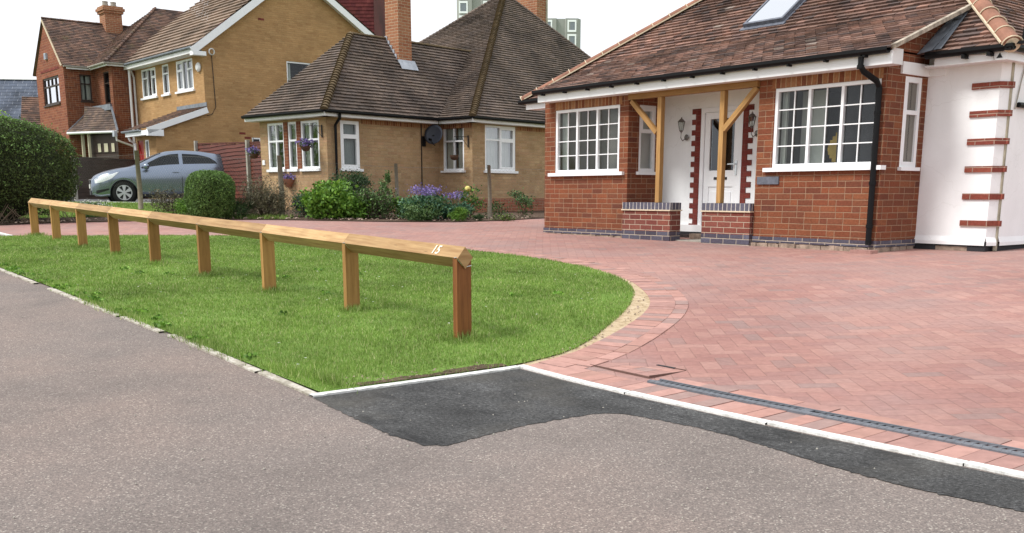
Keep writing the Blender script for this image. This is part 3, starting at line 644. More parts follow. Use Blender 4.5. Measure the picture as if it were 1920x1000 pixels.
# drain channel with slotted grating
ch = T('drain_channel', 'long grey slotted drain grating set along the edge of the brick drive', 'drain', (-3.66, 3.86, g(-3.66, 3.86)))
m_ = MB(); m2 = MB(); x0, x1 = -3.66, 2.4; yy = lambda x: 3.865-.012*(x-x0)
x = x0
m2.poly([(x0, 3.81, g(x0, 3.81)+.002), (x1, 3.74, g(x1, 3.74)+.002), (x1, 3.85, g(x1, 3.85)+.002), (x0, 3.915, g(x0, 3.915)+.002)])
for y0, y1 in ((-.052, -.008), (.044, .052)):
    for i in range(12):
        a_, b_ = x0+(x1-x0)*i/12, x0+(x1-x0)*(i+1)/12
        m_.bar((a_, yy(a_)+(y0+y1)/2, g(a_, yy(a_))+.007), (b_, yy(b_)+(y0+y1)/2, g(b_, yy(b_))+.007), y1-y0, .012)
i = 0
while x < x1-.03:
    z = g(x, yy(x))+.0085
    if i % 26 == 25: m_.box(x, x+.05, yy(x)-.008, yy(x)+.044, z-.006, z+.003); x += .05
    else: m_.bar((x, yy(x)-.012, z-.002), (x+.022, yy(x)+.044, z-.002), .011, .003); m_.bar((x+.005, yy(x)-.052, z+.003), (x-.010, yy(x)-.012, z+.003), .008, .006)
    x += .038; i += 1
ch.part(m2, 'channel', 'black'); ch.part(m_, 'grating', 'iron_grate')  # channel is a shallow sheet, black to paint the shade inside the slots
# recessed access cover with paver infill
ac = T('access_cover', 'diamond-looking recessed access cover filled with red pavers near the drain end', 'manhole cover', (-3.98, 4.03, g(-3.98, 4.03)))
cx, cy, hw = -3.97, 4.05, .24; m_ = MB(); m2 = MB(); zc = g(cx, cy)+.0045
for (a_, b_) in (((-1, -1), (1, -1)), ((1, -1), (1, 1)), ((1, 1), (-1, 1)), ((-1, 1), (-1, -1))): m_.bar((cx+a_[0]*hw, cy+a_[1]*hw*.62, zc), (cx+b_[0]*hw, cy+b_[1]*hw*.62, zc-.0055), .005, .010)
for i in range(4):
    for j in range(3):
        m2.box(cx-hw+.012+i*.117, cx-hw+.012+i*.117+.112, cy-hw*.62+.01+j*.094, cy-hw*.62+.01+j*.094+.09, zc-.03, zc-.001)
ac.part(m_, 'frame', 'coverline'); ac.part(m2, 'paver_infill', 'paver')
m3 = MB().box(cx+.02, cx+.16, cy+hw*.62-.012, cy+hw*.62+.006, zc, zc+.006); ac.part(m3, 'lifting_slot', 'footdark')

# ---------------------------------------------------------------- grass
def inpoly(X, Y, poly):
    c = np.zeros(len(X), bool); n_ = len(poly)
    for i in range(n_):
        x1_, y1_ = poly[i]; x2_, y2_ = poly[(i+1) % n_]
        with np.errstate(divide='ignore', invalid='ignore'): t = (Y-y1_)*(x2_-x1_)/(y2_-y1_+1e-12)+x1_
        c ^= ((y1_ > Y) != (y2_ > Y)) & (X < t)
    return c
def vnoise(X, Y, f, seed=0):
    r = np.random.default_rng(seed); G = r.random((64, 64)); x = X*f; y = Y*f; i = np.floor(x).astype(int); j = np.floor(y).astype(int); u = x-i; v = y-j; u = u*u*(3-2*u); v = v*v*(3-2*v)
    a = G[i % 64, j % 64]; b_ = G[(i+1) % 64, j % 64]; c = G[i % 64, (j+1) % 64]; d = G[(i+1) % 64, (j+1) % 64]; return (a*(1-u)+b_*u)*(1-v)+(c*(1-u)+d*u)*v
def grass(name, poly, dens, h, w_, label=None, extra=()):
    xs = [p[0] for p in poly]; ys = [p[1] for p in poly]; A = (max(xs)-min(xs))*(max(ys)-min(ys)); N = int(A*dens[0])
    X = RNG.uniform(min(xs), max(xs), N); Y = RNG.uniform(min(ys), max(ys), N)
    dist = np.hypot(X, Y); keep = inpoly(X, Y, poly) & (RNG.random(N) < np.clip((dens[1]/dist)**1.3, 0, 1))
    bare = (vnoise(X, Y, 1.7, 3) > .80) & (RNG.random(N) < .5); keep &= ~bare; keep &= ~((X > -4.56-.06*vnoise(X, Y, 6, 9)) & (Y > 2.6) & (Y < 3.5) & (RNG.random(len(X)) < .6)); X, Y = X[keep], Y[keep]; dist = dist[keep]
    H = h*RNG.uniform(.45, 1.25, len(X))*(.8+.4*vnoise(X, Y, 2.2, 5))*(.8+.4*vnoise(X, Y, 9, 6)); W = w_*np.clip(dist/dens[1], 1, 2.6)*RNG.uniform(.7, 1.3, len(X))
    if extra:
        ex, ey, eh = [], [], []
        for (px, py, r_, n_, hh) in extra:
            ex.append(RNG.normal(px, r_, n_)); ey.append(RNG.normal(py, min(r_, .07 if py > 3 else .03), n_)); eh.append(hh*RNG.uniform(.5, 1.3, n_))
        ex, ey, eh = map(np.concatenate, (ex, ey, eh)); X = np.r_[X, ex]; Y = np.r_[Y, ey]; H = np.r_[H, eh]; W = np.r_[W, np.full(len(ex), w_)*np.clip(np.hypot(ex, ey)/dens[1], 1, 2)]
    Z = gz(X, Y)+.008; th = RNG.uniform(0, 6.283, len(X)); ln = RNG.uniform(0, .75, len(X))*H; la = RNG.uniform(0, 6.283, len(X))
    dx, dy = np.cos(th)*W/2, np.sin(th)*W/2; V = np.stack([np.stack([X-dx, Y-dy, Z], 1), np.stack([X+dx, Y+dy, Z], 1), np.stack([X+np.cos(la)*ln, Y+np.sin(la)*ln, Z+H], 1)], 1).reshape(-1, 3)
    ob = arrmesh(name, V, np.arange(len(V)), 3, 'grass'); tag(ob, label, 'grass', kind='stuff'); return ob
PX_ = [(-5.22, 3.70), (-6.70, 3.71), (-8.2, 3.72), (-9.72, 3.73), (-11.2, 3.74), (-12.72, 3.76), (-14.2, 3.78), (-15.7, 3.82), (-17.15, 3.86)]
LG = [(x+.012*(1 if y > 2.4 else 0), y+.012*(1 if y > 4 else 0)) for x, y in LAWN]
grass('grass', LG, (14000, 5.2), .025, .0042, 'short green mown lawn grass inside the curved drive', [(x+.03, y, .07, 420, .055) for x, y in PX_]+[(-4.65, 2.42, .10, 500, .06), (-5.0, 2.33, .15, 400, .045), (-6.0, 2.26, .3, 500, .04), (-7.7, 2.26, .5, 700, .04)])
grass('grass', [(-22.0, 7.5), (-24.5, 9.2), (-26.8, 13.3), (-28.2, 12.2), (-28.1, 10.5), (-30.6, 8.4), (-34, 4), (-22.4, 4)], (1800, 14), .05, .012, 'rougher grass of the next garden in front of the parked car')
grass('grass', [(-20.35, 7.2), (-19.9, 8.3), (-19.2, 9.1), (-19.5, 9.5), (-20.3, 9.2), (-20.9, 7.8)], (2500, 14), .09, .012, 'ragged grass tufts at the front of the shrub bed')
# scattered litter: daisies and small stones
m_ = MB()
for i in range(60):
    x, y = random.uniform(-12, -5), random.uniform(2.4, 6.5); z = g(x, y)+.04; m_.lathe([(0, .004), (.009, .002), (0, 0)], (x, y, z), nseg=6)
tag(m_.build('daisies', 'petal_white'), 'tiny white daisies dotted through the lawn', 'daisies', kind='stuff')
m_ = MB()
for i in range(150):
    t = random.random(); k = random.choice(range(4, 36)); a_, b_ = OUT[k], OUT[k+1]; x = a_[0]+(b_[0]-a_[0])*t-random.uniform(.0, .12)*.8; y = a_[1]+(b_[1]-a_[1])*t-random.uniform(0, .10)
    if i < 80: x, y = random.gauss(-4.58, .05), random.uniform(2.4, 3.4)
    r_ = random.uniform(.004, .011); m_.lathe([(0, r_*.6), (r_, 0), (r_*.7, -r_*.4), (0, -r_*.5)], (x, y, g(x, y)+.012), axis=(random.uniform(-.4, .4), random.uniform(-.4, .4), 1), nseg=5)
tag(m_.build('gravel', 'foot'), 'loose stones and earth crumbs along the lawn edge', 'gravel', kind='stuff')
ys_ = [2.5+.02*k for k in range(50)]
sheet('bare_soil', [(-4.46, y) for y in ys_]+[(-4.475-.085*float(vnoise(np.array([y*3]), np.array([.5]), 1.9, 8)[0])**1.6-random.uniform(0, .018), y) for y in ys_[::-1]], 'soil', .016, .5)

WP, WN = [], 0
for i in range(36):                                                 # broad-leaved weeds and clover in the turf
    cx_, cy_ = (random.uniform(-12, -4.7), 2.27+abs(random.gauss(0, .07))) if i < 26 else (random.uniform(-11, -6.3), random.uniform(2.5, 5.8))
    k = random.randint(14, 40); WP.append(np.c_[RNG.normal(cx_, .045, k), np.maximum(RNG.normal(cy_, .03, k), 2.25), RNG.uniform(.015, .04, k)+g(cx_, cy_)])
wd = leafcloud('weeds', np.concatenate(WP), .028, 'leaf_bright', None, .8); tag(wd, 'broad-leaved weeds and clover growing low in the lawn edge', 'weeds', kind='stuff')
GS = MB()
for i in range(240):
    x, y = (random.uniform(-9, -1), random.uniform(.6, 3.4)); r_ = random.uniform(.0025, .006)
    if y > 2.2 and x < -4.35: continue
    GS.lathe([(0, r_), (r_, 0), (0, -r_*.5)], (x, y, g(x, y)+.004), axis=(random.uniform(-.5, .5), random.uniform(-.5, .5), 1), nseg=5)
tag(GS.build('grit', 'concpost'), 'loose pale grit scattered over the footway and tarmac', 'grit', kind='stuff')

# ================================================================ KNEE RAIL
kr = T('knee_rail_fence', 'low timber knee rail fence with nine posts and a diamond set rail across the lawn', 'fence', (PX_[0][0], PX_[0][1], g(*PX_[0])))
TZ = [-.335-.0]*9; tops = [-.333, -.296, -.262, -.226, -.193, -.158, -.125, -.095, -.066]
for i, ((x, y), tz) in enumerate(zip(PX_, tops)):
    m_ = MB(); z0 = g(x, y)-.15; bx, by = .024, .056; zt = tz-.070; lean = random.uniform(-.004, .004)
    c = [(x-bx, y-by), (x+bx, y-by), (x+bx, y+by), (x-bx, y+by)]; o_ = random.random()*5
    for k in range(4):
        a_, b_ = c[k], c[(k+1) % 4]; L_ = math.dist(a_, b_); m_.poly([(a_[0]+lean, a_[1], z0), (b_[0]+lean, b_[1], z0), (*b_, zt), (*a_, zt)], uv=[(z0+o_, k*.13), (z0+o_, k*.13+L_), (zt+o_, k*.13+L_), (zt+o_, k*.13)])
    v_ = tz-.138                                                   # V notch seat
    m_.poly([(c[0][0], c[0][1], zt), (c[1][0], c[1][1], zt), (x+bx, y, v_), (x-bx, y, v_)]); m_.poly([(x-bx, y, v_), (x+bx, y, v_), (c[2][0], c[2][1], zt), (c[3][0], c[3][1], zt)])
    p = kr.part(m_, 'post', 'raildark' if i == 0 else 'railmid', bevel=.003)
    s_ = MB(); s_.tube([(x+bx+.002, y-by, tz-.074), (x+bx+.004, y-.03, tz-.104), (x+bx+.005, y, tz-.134), (x+bx+.004, y+.03, tz-.126), (x+bx+.003, y+by, tz-.122)], .0028, 5)
    s_.tube([(x+bx+.002, y-by-.002, tz-.066), (x-.0, y-by-.004, tz-.069)], .0028, 5); kr.part(s_, 'strap', 'galv', p)
def railpt(i, ext=0.): return Vector((PX_[i][0]+ext, PX_[i][1], tops[i]))
for i in range(8):
    a_, b_ = railpt(i, .04 if i == 0 else 0), railpt(i+1, -.05 if i == 7 else 0); m_ = MB(); hh = .070; hw_ = .060; dv = (b_-a_).normalized(); a_ = a_+dv*.0015; b_ = b_-dv*.0015; of = random.random()*9
    prof = [(0, 0), (-hw_, -hh), (0, -2*hh), (hw_, -hh)]; A_ = [a_+Vector((0, p[0], p[1])) for p in prof]; B_ = [b_+Vector((0, p[0], p[1])) for p in prof]; L_ = (b_-a_).length; fw = hh*1.414
    for k in range(4): e = (k+1) % 4; m_.poly([A_[k], A_[e], B_[e], B_[k]], uv=[(of, k*fw), (of, k*fw+fw), (of+L_, k*fw+fw), (of+L_, k*fw)])
    m_.poly(A_[::-1]); m_.poly(B_); kr.part(m_, 'rail', 'rail', bevel=.003)
# number 15 routed in white on the sloping face of the nearest rail
fc = bpy.data.curves.new('house_number', 'FONT'); fc.body = '15'; fc.size = .095; fc.extrude = .0008; fc.offset = .0012; to = bpy.data.objects.new('tmp', fc); COL.objects.link(to)
dg = bpy.context.evaluated_depsgraph_get(); me = bpy.data.meshes.new_from_object(to.evaluated_get(dg)); bpy.data.objects.remove(to)
me.materials.clear(); me.materials.append(MT['digit']); no_ = bpy.data.objects.new('house_number', me); COL.objects.link(no_); no_.parent = kr.e
xa = Vector((1, 0, (tops[0]-tops[1])/(PX_[0][0]-PX_[1][0]))).normalized(); yn = Vector((0, .060, .070)).normalized(); zn = xa.cross(yn).normalized()
M4 = Matrix((xa, yn, zn)).transposed().to_4x4(); M4.translation = Vector((PX_[0][0]-.29, PX_[0][1]-.0515, tops[0]-.0601+.0075))-kr.o+zn*.002; no_.matrix_local = M4
# ================================================================ RED BRICK BUNGALOW
H = T('brick_bungalow', 'red brick bungalow with mottled clay roof, white Georgian windows and oak framed porch', 'house', (-9.7, 10.72, -.67))
Y0, XL, XC, XD, XR, ZE = 10.72, -12.74, -10.82, -8.44, -6.62, 1.46
W1 = (-12.48, -11.005, .325, 1.305); W2 = (-8.19, -6.70, .325, 1.308)
m_ = MB(); F = PY(Y0)
wall(m_, F, XL, XC, -.553, 1.305, [W1]); wall(m_, F, XL, -12.52, 1.305, ZE); wall(m_, F, -10.96, XC, 1.305, ZE)
wall(m_, F, XD, XR, -.553, 1.308, [W2]); wall(m_, F, XD, -8.24, 1.308, ZE); wall(m_, F, -6.68, XR, 1.308, ZE)
SW = (10.95, 11.31, .325, 1.30); wall(m_, PX(XC), Y0, 11.45, -.553, ZE, [SW])          # porch side of the left bay
S2 = (11.09, 11.45, .31, 1.35); wall(m_, PX(XR), Y0, 11.58, -.553, 1.62, [S2])
m_.poly([(XR, 10.6, 1.60), (XR, 12.3, 1.60), (XR, 12.15, 2.24), (XR, 11.33, 1.92)])
m_.poly([(XD, 11.45, -.553), (XD, Y0, -.553), (XD, Y0, ZE), (XD, 11.45, ZE)]); m_.poly([(XL, 11.6, -.553), (XL, Y0, -.553), (XL, Y0, ZE), (XL, 11.6, ZE)])
H.part(m_, 'wall', 'brick_red')
m_ = MB(); m_.box(-12.52, -10.96, Y0-.003, Y0+.1, 1.305, ZE); m_.box(-8.24, -6.68, Y0-.003, Y0+.1, 1.308, ZE); H.part(m_, 'soldier_course', 'brick_soldier')
m_ = MB()
for x0, x1 in ((XL-.012, XC+.0), (XD, XR+.012)): m_.box(x0, x1, Y0-.012, Y0+.2, -.628, -.553)
m_.box(XR-.1, XR+.012, Y0+.2, 11.57, -.628, -.553); H.part(m_, 'plinth_course', 'brick_blue')
m_ = MB()                                                            # broken rough footing below the blue bricks
for x0, x1 in ((XL, XC), (XD, XR)):
    x = x0
    while x < x1: dx = random.uniform(.03, .14); m_.box(x, min(x+dx, x1), Y0-random.uniform(.0, .035), Y0+.2, -.85, -.628-random.uniform(0, .012)); x += dx
y = Y0+.0
while y < 11.5: dy = random.uniform(.05, .15); m_.box(XR-.1, XR+random.uniform(0, .02), y, y+dy, -.85, -.632); y += dy
m_.box(XR, -5.95, 11.585, 11.7, -.9, -.62); H.part(m_, 'footing', 'foot')
m_ = MB().box(-5.95, -5.735, 11.575, 11.8, -.9, -.60).box(-5.8, -5.69, 11.72, 19, -.9, -.60).box(XR+.0, -6.35, 11.578, 11.7, -.9, -.60); H.part(m_, 'bitumen_base', 'footdark')
# porch back wall
D0, D1 = -10.04, -9.27
m_ = MB(); wall(m_, PY(11.45), XC, XD, -.60, ZE, [(D0, D1, -.60, 1.225)]); H.part(m_, 'render_wall', 'render')
m_ = MB(); wall(m_, PY(11.58), XR-.02, -5.74, -.555, 1.62)
m_.poly([(-5.74, 11.58, -.555), (-5.68, 11.70, -.555), (-5.68, 11.70, 1.62), (-5.74, 11.58, 1.62)])
m_.poly([(-5.665, 11.73, -.555), (-5.665, 19.5, -.555), (-5.665, 19.5, 1.62), (-5.665, 11.73, 1.62)])
for p, q, nn in (((XR-.02, 11.58), (-5.74, 11.58), (0, -1)), ((-5.74, 11.58), (-5.68, 11.70), (.89, -.45)), ((-5.665, 11.73), (-5.665, 19.5), (1, 0))):   # bell-mouth drip at the foot
    k = .022; a_ = [(*p, -.50), (*q, -.50)]; b_ = [(q[0]+nn[0]*k, q[1]+nn[1]*k, -.56), (p[0]+nn[0]*k, p[1]+nn[1]*k, -.56)]
    m_.poly([(b_[1][0], b_[1][1], -.60), (b_[0][0], b_[0][1], -.60), b_[0], b_[1]]); m_.poly([b_[1], b_[0], a_[1], a_[0]])
H.part(m_, 'render_wall', 'render')
m_ = MB().box(-5.70, -5.668, 11.695, 11.735, -.66, 1.50); H.part(m_, 'stained_joint', 'render_stain')
m_ = MB()
for k in range(6):
    z = 1.215-k*.312; m_.box(-6.06, -5.74, 11.562, 11.6, z-.035, z+.035)
    m_.poly([(-5.728, 11.562, z-.035), (-5.664, 11.69, z-.035), (-5.664, 11.69, z+.035), (-5.728, 11.562, z+.035)]); m_.poly([(-5.728, 11.562, z+.035), (-5.664, 11.69, z+.035), (-5.70, 11.70, z+.035), (-5.76, 11.60, z+.035)]); m_.poly([(-5.76, 11.60, z-.035), (-5.70, 11.70, z-.035), (-5.664, 11.69, z-.035), (-5.728, 11.562, z-.035)])
    m_.poly([(-5.74, 11.562, z-.035), (-5.728, 11.562, z-.035), (-5.728, 11.562, z+.035), (-5.74, 11.562, z+.035)]); m_.box(-5.69, -5.645, 11.69, 11.74, z-.033, z+.034)
H.part(m_, 'brick_stripe', 'brick_stripe')
m_ = MB().box(-6.64, -6.592, 10.97, 11.60, 1.37, 1.505).box(-6.592, -6.4, 11.556, 11.6, 1.37, 1.50); H.part(m_, 'lintel', 'render')
# quoins round the door
for s_, x0, x1, tx in ((0, D0-.105, D0-.005, -1), (1, D1+.005, D1+.095, 1)):
    m_ = MB(); m_.box(x0, x1, 11.438, 11.46, -.56, 1.22)
    for k in range(12):
        z = 1.145-k*.151
        if tx < 0: m_.box(x0-.07, x0, 11.4385, 11.46, z, z+.075)
        else: m_.box(x1, x1+.085, 11.4385, 11.46, z, z+.075)
    H.part(m_, 'quoin', 'brick_quoin')
# door
f = MB(); yd = 11.47
for q in ((D0, D0+.065, -.585, 1.222), (D1-.055, D1, -.585, 1.222), (D0+.065, D1-.055, 1.155, 1.222)): f.box(q[0], q[1], yd-.03, yd+.05, q[2], q[3])
df = H.part(f, 'door_frame', 'upvc', bevel=.004)
f = MB(); a0, a1 = D0+.070, D1-.060
for q in ((a0, a0+.095, -.58, 1.15), (a1-.095, a1, -.58, 1.15), (a0+.095, a1-.095, 1.06, 1.15), (a0+.095, a1-.095, .24, .33), (a0+.095, a1-.095, -.58, -.46), (a0+.095, a1-.095, .10, .24)): f.box(q[0], q[1], yd-.012, yd+.03, q[2], q[3])
f.box(a0+.095, a1-.095, yd+.002, yd+.02, -.46, .10)
for q in ((a0+.13, (a0+a1)/2-.02), ((a0+a1)/2+.02, a1-.13)): f.box(q[0], q[1], yd-.008, yd+.01, -.42, .03)
dr = H.part(f, 'door', 'upvc', df and None, bevel=.004)
H.part(MB().box(a0+.095, a1-.095, yd+.012, yd+.018, .33, 1.06), 'pane', 'glassdark', dr); H.part(MB().box(a0+.095, a1-.095, yd+.04, yd+.05, .3, 1.1), 'blind', 'slateplaque', dr)
H.part(MB().box((a0+a1)/2-.12, (a0+a1)/2+.12, yd-.022, yd-.012, .20, .235), 'letterbox', 'footdark', dr)
h = MB().box(a1-.055, a1-.025, yd-.022, yd-.012, .26, .46); h.bar((a1-.04, yd-.03, .415), (a1-.04, yd-.06, .415), .014, .014).bar((a1-.035, yd-.06, .415), (a1-.16, yd-.06, .415), .014, .014); H.part(h, 'handle', 'chrome', dr)
H.part(MB().box(D0-.03, D1+.02, 11.30, 11.5, -.66, -.585), 'doorstep', 'foot'); H.part(MB().box(-9.87, -9.26, 10.78, 11.5, -.75, -.655), 'porch_slab', 'concpost')
H.part(MB().box(XC+.01, -9.87, 11.40, 11.44, -.56, -.46), 'skirting', 'upvc'); H.part(MB().box(XC+.01, -9.87, 11.39, 11.445, -.60, -.56), 'skirting_gap', 'footdark')
H.part(MB().box(XC, XD, Y0+.02, 11.46, 1.44, 1.47), 'porch_ceiling', 'render')
# oak porch
m_ = MB(); m_.bar((XC+.03, Y0+.0, 1.395), (XD, Y0+.0, 1.395), .10, .088); H.part(m_, 'beam', 'oak', bevel=.004)
for x in (-10.175, -9.03): H.part(MB().bar((x, Y0+.01, -.128), (x, Y0+.01, 1.35), .078, .078, up=(0, 1, 0)), 'post', 'oak', bevel=.004)
H.part(MB().bar((XC+.07, Y0-.005, 1.335), (-10.23, Y0-.005, .86), .062, .065), 'brace', 'oak', bevel=.003); H.part(MB().bar((XD-.03, Y0-.0, 1.35), (-9.00, Y0-.0, .84), .065, .072), 'brace', 'oak', bevel=.003)
# dwarf walls of the porch
for x0, x1 in ((-10.84, -9.873), (-9.28, -8.45)):
    dw = H.part(MB().box(x0, x1, 10.66, 10.88, -.54, -.245), 'dwarf_wall', 'brick_porch')
    H.part(MB().box(x0, x1, 10.658, 10.882, -.70, -.54), 'blue_base', 'brick_blue', dw); H.part(MB().box(x0-.012, x1+.012, 10.64, 10.90, -.245, -.228), 'creasing', 'mortar', dw)
    H.part(MB().box(x0-.002, x1+.002, 10.657, 10.883, -.228, -.128), 'coping', 'brick_cap', dw, bevel=.003)
# windows
G3 = [(i/3, (i+1)/3, 0, 1, 2, 4, False) for i in range(3)]
w1 = window(H, F, *W1, G3, fr=.045, rec=.01, sill=(.12, .055, .05), gm='glass', curt='curtain', curtw=.10, dep=1.0, bar=.014, room='room')
H.part(MB().box(-12.20, -12.0, 11.9, 11.92, .4, 1.15), 'mirror', 'upvc_old', w1); H.part(MB().box(-11.30, -11.12, 10.93, 10.97, .3, 1.33), 'curtain', 'curtain_red', w1)
H.part(MB().box(-11.75, -11.5, 11.2, 11.5, .28, .48).bar((-11.9, 11.5, .3), (-11.6, 11.2, .75), .03, .03), 'easel', 'greywood', w1)
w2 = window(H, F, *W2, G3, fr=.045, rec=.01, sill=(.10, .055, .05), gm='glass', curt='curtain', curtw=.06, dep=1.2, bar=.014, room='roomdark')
H.part(MB().box(-8.15, -7.78, 11.25, 11.28, .28, 1.3), 'blind', 'curtain', w2); H.part(MB().box(-7.76, -7.45, 11.7, 11.72, .6, 1.3), 'picture', 'room', w2)
c = MB()
for k in range(9):                                                   # a yellow chair back, a red rail and a dark drape inside
    th = math.pi*k/8; c.box(-7.55-.11*math.sin(th)-.001*k, -7.55+.11*math.sin(th)+.04, 11.15, 11.2, .35+.045*k, .35+.045*(k+1))
H.part(c, 'chair_back', 'yellowcloth', w2); H.part(MB().box(-7.22, -7.14, 11.0, 11.02, .3, 1.3), 'curtain', 'roomdark', w2); H.part(MB().box(-7.40, -6.76, 10.95, 10.97, .25, 1.34), 'screen', 'footdark', w2)  # added wide black panel stands in for the dark reflection in the right panes
H.part(MB().bar((-6.98, 11.1, .62), (-6.78, 11.1, .62), .02, .02).bar((-6.98, 11.1, .3), (-6.98, 11.1, .62), .02, .02), 'towel_rail', 'reddoor', w2)
window(H, PX(XC), *SW, [(0, 1, 0, .62, 1, 1, False), (0, 1, .62, 1, 1, 1, True)], fr=.05, rec=.01, sill=(.05, .05, .045), gm='glass2', curt=None, dep=.5, room='roomdark')
window(H, PX(XR), *S2, [(0, 1, 0, .62, 2, 3, True), (0, 1, .62, 1, 2, 1, True)], fr=.04, rec=.0, sill=(.03, .05, .04), gm='glass2', curt='curtain', curtw=.5, dep=.3, bar=.010, cas=.025)
# wall lanterns by the door
def lantern(x, y):
    z = .92; m_ = MB(); m_.lathe([(0, .0), (.035, .005), (.045, .02), (.03, .03), (.0, .03)], (x, y, z-.10), (0, -1, 0), 12)
    m_.tube([(x, y-.03, z-.11), (x-.02, y-.08, z-.15), (x-.02, y-.12, z-.11), (x-.02, y-.115, z-.03)], .007, 6)
    m_.lathe([(.012, -.03), (.028, -.01), (.03, .0)], (x-.02, y-.115, z), nseg=6); m_.lathe([(.062, .12), (.058, .125), (.03, .155), (.012, .165), (.012, .18), (0, .19)], (x-.02, y-.115, z), nseg=6)
    for q in range(6): t = 2*math.pi*q/6; m_.bar((x-.02+.03*math.cos(t), y-.115+.03*math.sin(t), z), (x-.02+.052*math.cos(t), y-.115+.052*math.sin(t), z+.122), .006, .006)
    o_ = H.part(m_, 'wall_lantern', 'iron'); H.part(MB().lathe([(.027, .002), (.049, .12)], (x-.02, y-.115, z), nseg=6), 'lantern_glass', 'glass', o_)
lantern(-10.30, 11.44); lantern(-9.0, 11.44)
H.part(MB().box(-8.40, -8.06, Y0-.018, Y0, .118, .215), 'name_plaque', 'slateplaque', bevel=.003)
# eaves: fascia, soffit, gutter, downpipe
EY, EZ = 10.45, 1.60
H.part(MB().box(-12.66, -6.45, 10.495, 10.515, 1.43, 1.575), 'fascia', 'upvc'); H.part(MB().box(-12.64, -6.47, 10.515, Y0+.0, 1.431, 1.46).box(-6.47, -6.452, 10.515, 10.72, 1.431, 1.60), 'soffit', 'upvc_old')
gt = H.part(gutter(MB(), (-12.70, 10.493, 1.575), (-6.47, 10.493, 1.575)), 'gutter', 'black'); b_ = MB()
for k in range(12): x = -12.5+k*.52; b_.box(x, x+.03, 10.42, 10.494, 1.522, 1.548)
H.part(b_, 'gutter_bracket', 'black', gt)
dp = MB().tube([(-6.80, 10.43, 1.53), (-6.80, 10.43, 1.43), (-6.78, 10.47, 1.37), (-6.70, 10.62, 1.27), (-6.69, 10.665, 1.20), (-6.69, 10.665, -.60)], .034, 10)
for z in (1.40, .9, .1, -.4): dp.lathe([(.034, 0), (.041, .0), (.041, .04), (.034, .04)], (-6.69 if z < 1.3 else -6.80, 10.665 if z < 1.3 else 10.43, z), nseg=10)
H.part(dp, 'downpipe', 'black', smooth=False); H.part(MB().box(-6.82, -6.55, 10.50, 10.66, -.72, -.655), 'splash_brick', 'paver')
# roof
MS = .74                                                            # main slope
def zm(y): return 1.60+MS*(y-11.33)
RD = 3.95; m_ = MB(); EL = (-14.02, 11.33, 1.60); ER = (-5.54, 11.33, 1.60)
TL, TR = (-14.02+RD, 11.33+RD, 1.60+MS*RD), (-5.54-RD, 11.33+RD, 1.60+MS*RD)
main = m_; tile_roof(main, [EL, ER, TR, TL], .098, .165, .028, .006)
tile_roof(main, [ER, (-5.54, 11.33+2*RD, 1.60), TR], .098, .165, .02, .005)
main.poly([EL, TL, (-14.02, 11.33+2*RD, 1.6)]); main.poly([TL, TR, (-5.54, 11.33+2*RD, 1.6), (-14.02, 11.33+2*RD, 1.6)]); main.poly([(-14, 11.35, 1.58), (-5.56, 11.35, 1.58), (-5.56, 19, 1.58), (-14, 19, 1.58)])
H.part(main, 'roof', 'tile_red')
m_ = MB(); tile_roof(m_, [(-12.68, EY, EZ), (-6.44, EY, EZ), (-6.44, 12.16, zm(12.16)+.02), (-12.68, 12.16, zm(12.16)+.02)], .118, .165, .018, .005)
m_.poly([(-12.68, EY, EZ-.01), (-12.68, 12.16, zm(12.16)), (-12.68, 11.33, 1.6)]); H.part(m_, 'catslide_roof', 'tile_red')
v_ = MB(); v_.bar((-6.425, EY+.02, EZ+.012), (-6.425, 12.15, zm(12.15)+.03), .06, .045); H.part(v_, 'verge', 'vergestone')
v_ = MB(); v_.poly([(-6.60, 11.25, 1.60), (-6.44, 11.30, zm(11.34)+.03), (-6.44, 12.12, zm(12.12)+.03), (-6.60, 12.0, zm(12.0)+.03)]); v_.poly([(-6.44, 11.32, zm(11.34)+.035), (-6.33, 11.30, zm(11.34)+.035), (-6.42, 12.12, zm(12.12)+.04), (-6.44, 12.12, zm(12.12)+.035)]); H.part(v_, 'lead_soaker', 'lead')
for k, (p, q) in enumerate(((EL, TL), (ER, TR))):
    p = Vector(p)+Vector((0, 0, .02)); q = Vector(q)+Vector((0, 0, .03)); d = (q-p).normalized(); rr = .085 if k == 0 else .10
    hp = H.part(hipline(MB(), p-d*.05, q, rr, .31, 8, .004), 'hip_ridge', 'ridge', smooth=False); mo = MB(); n_ = int((q-p).length/.31); L_ = (q-p).length
    sd_ = d.cross(Vector((0, 0, 1))).normalized(); up = sd_.cross(d).normalized(); up = up if up.z > 0 else -up
    for i in range(n_+1):
        c_ = p-d*.05+d*((L_+.05)*i/n_); ring_ = [c_+sd_*math.cos(math.pi*t/10)*(rr+.010)+up*math.sin(math.pi*t/10)*(rr+.010)*.87 for t in range(11)]; mo.tube(ring_, .008, 5)
    for s_ in (-1, 1): mo.bar(p+sd_*s_*(rr+.006)+up*.004, q+sd_*s_*(rr+.006)+up*.004, .022, .02)
    mo.lathe([(0, .012), (rr*.6, .01), (rr*.92, .0), (rr*.96, -.02)], p-d*.045, -d, 14); H.part(mo, 'ridge_mortar', 'mortar', hp)
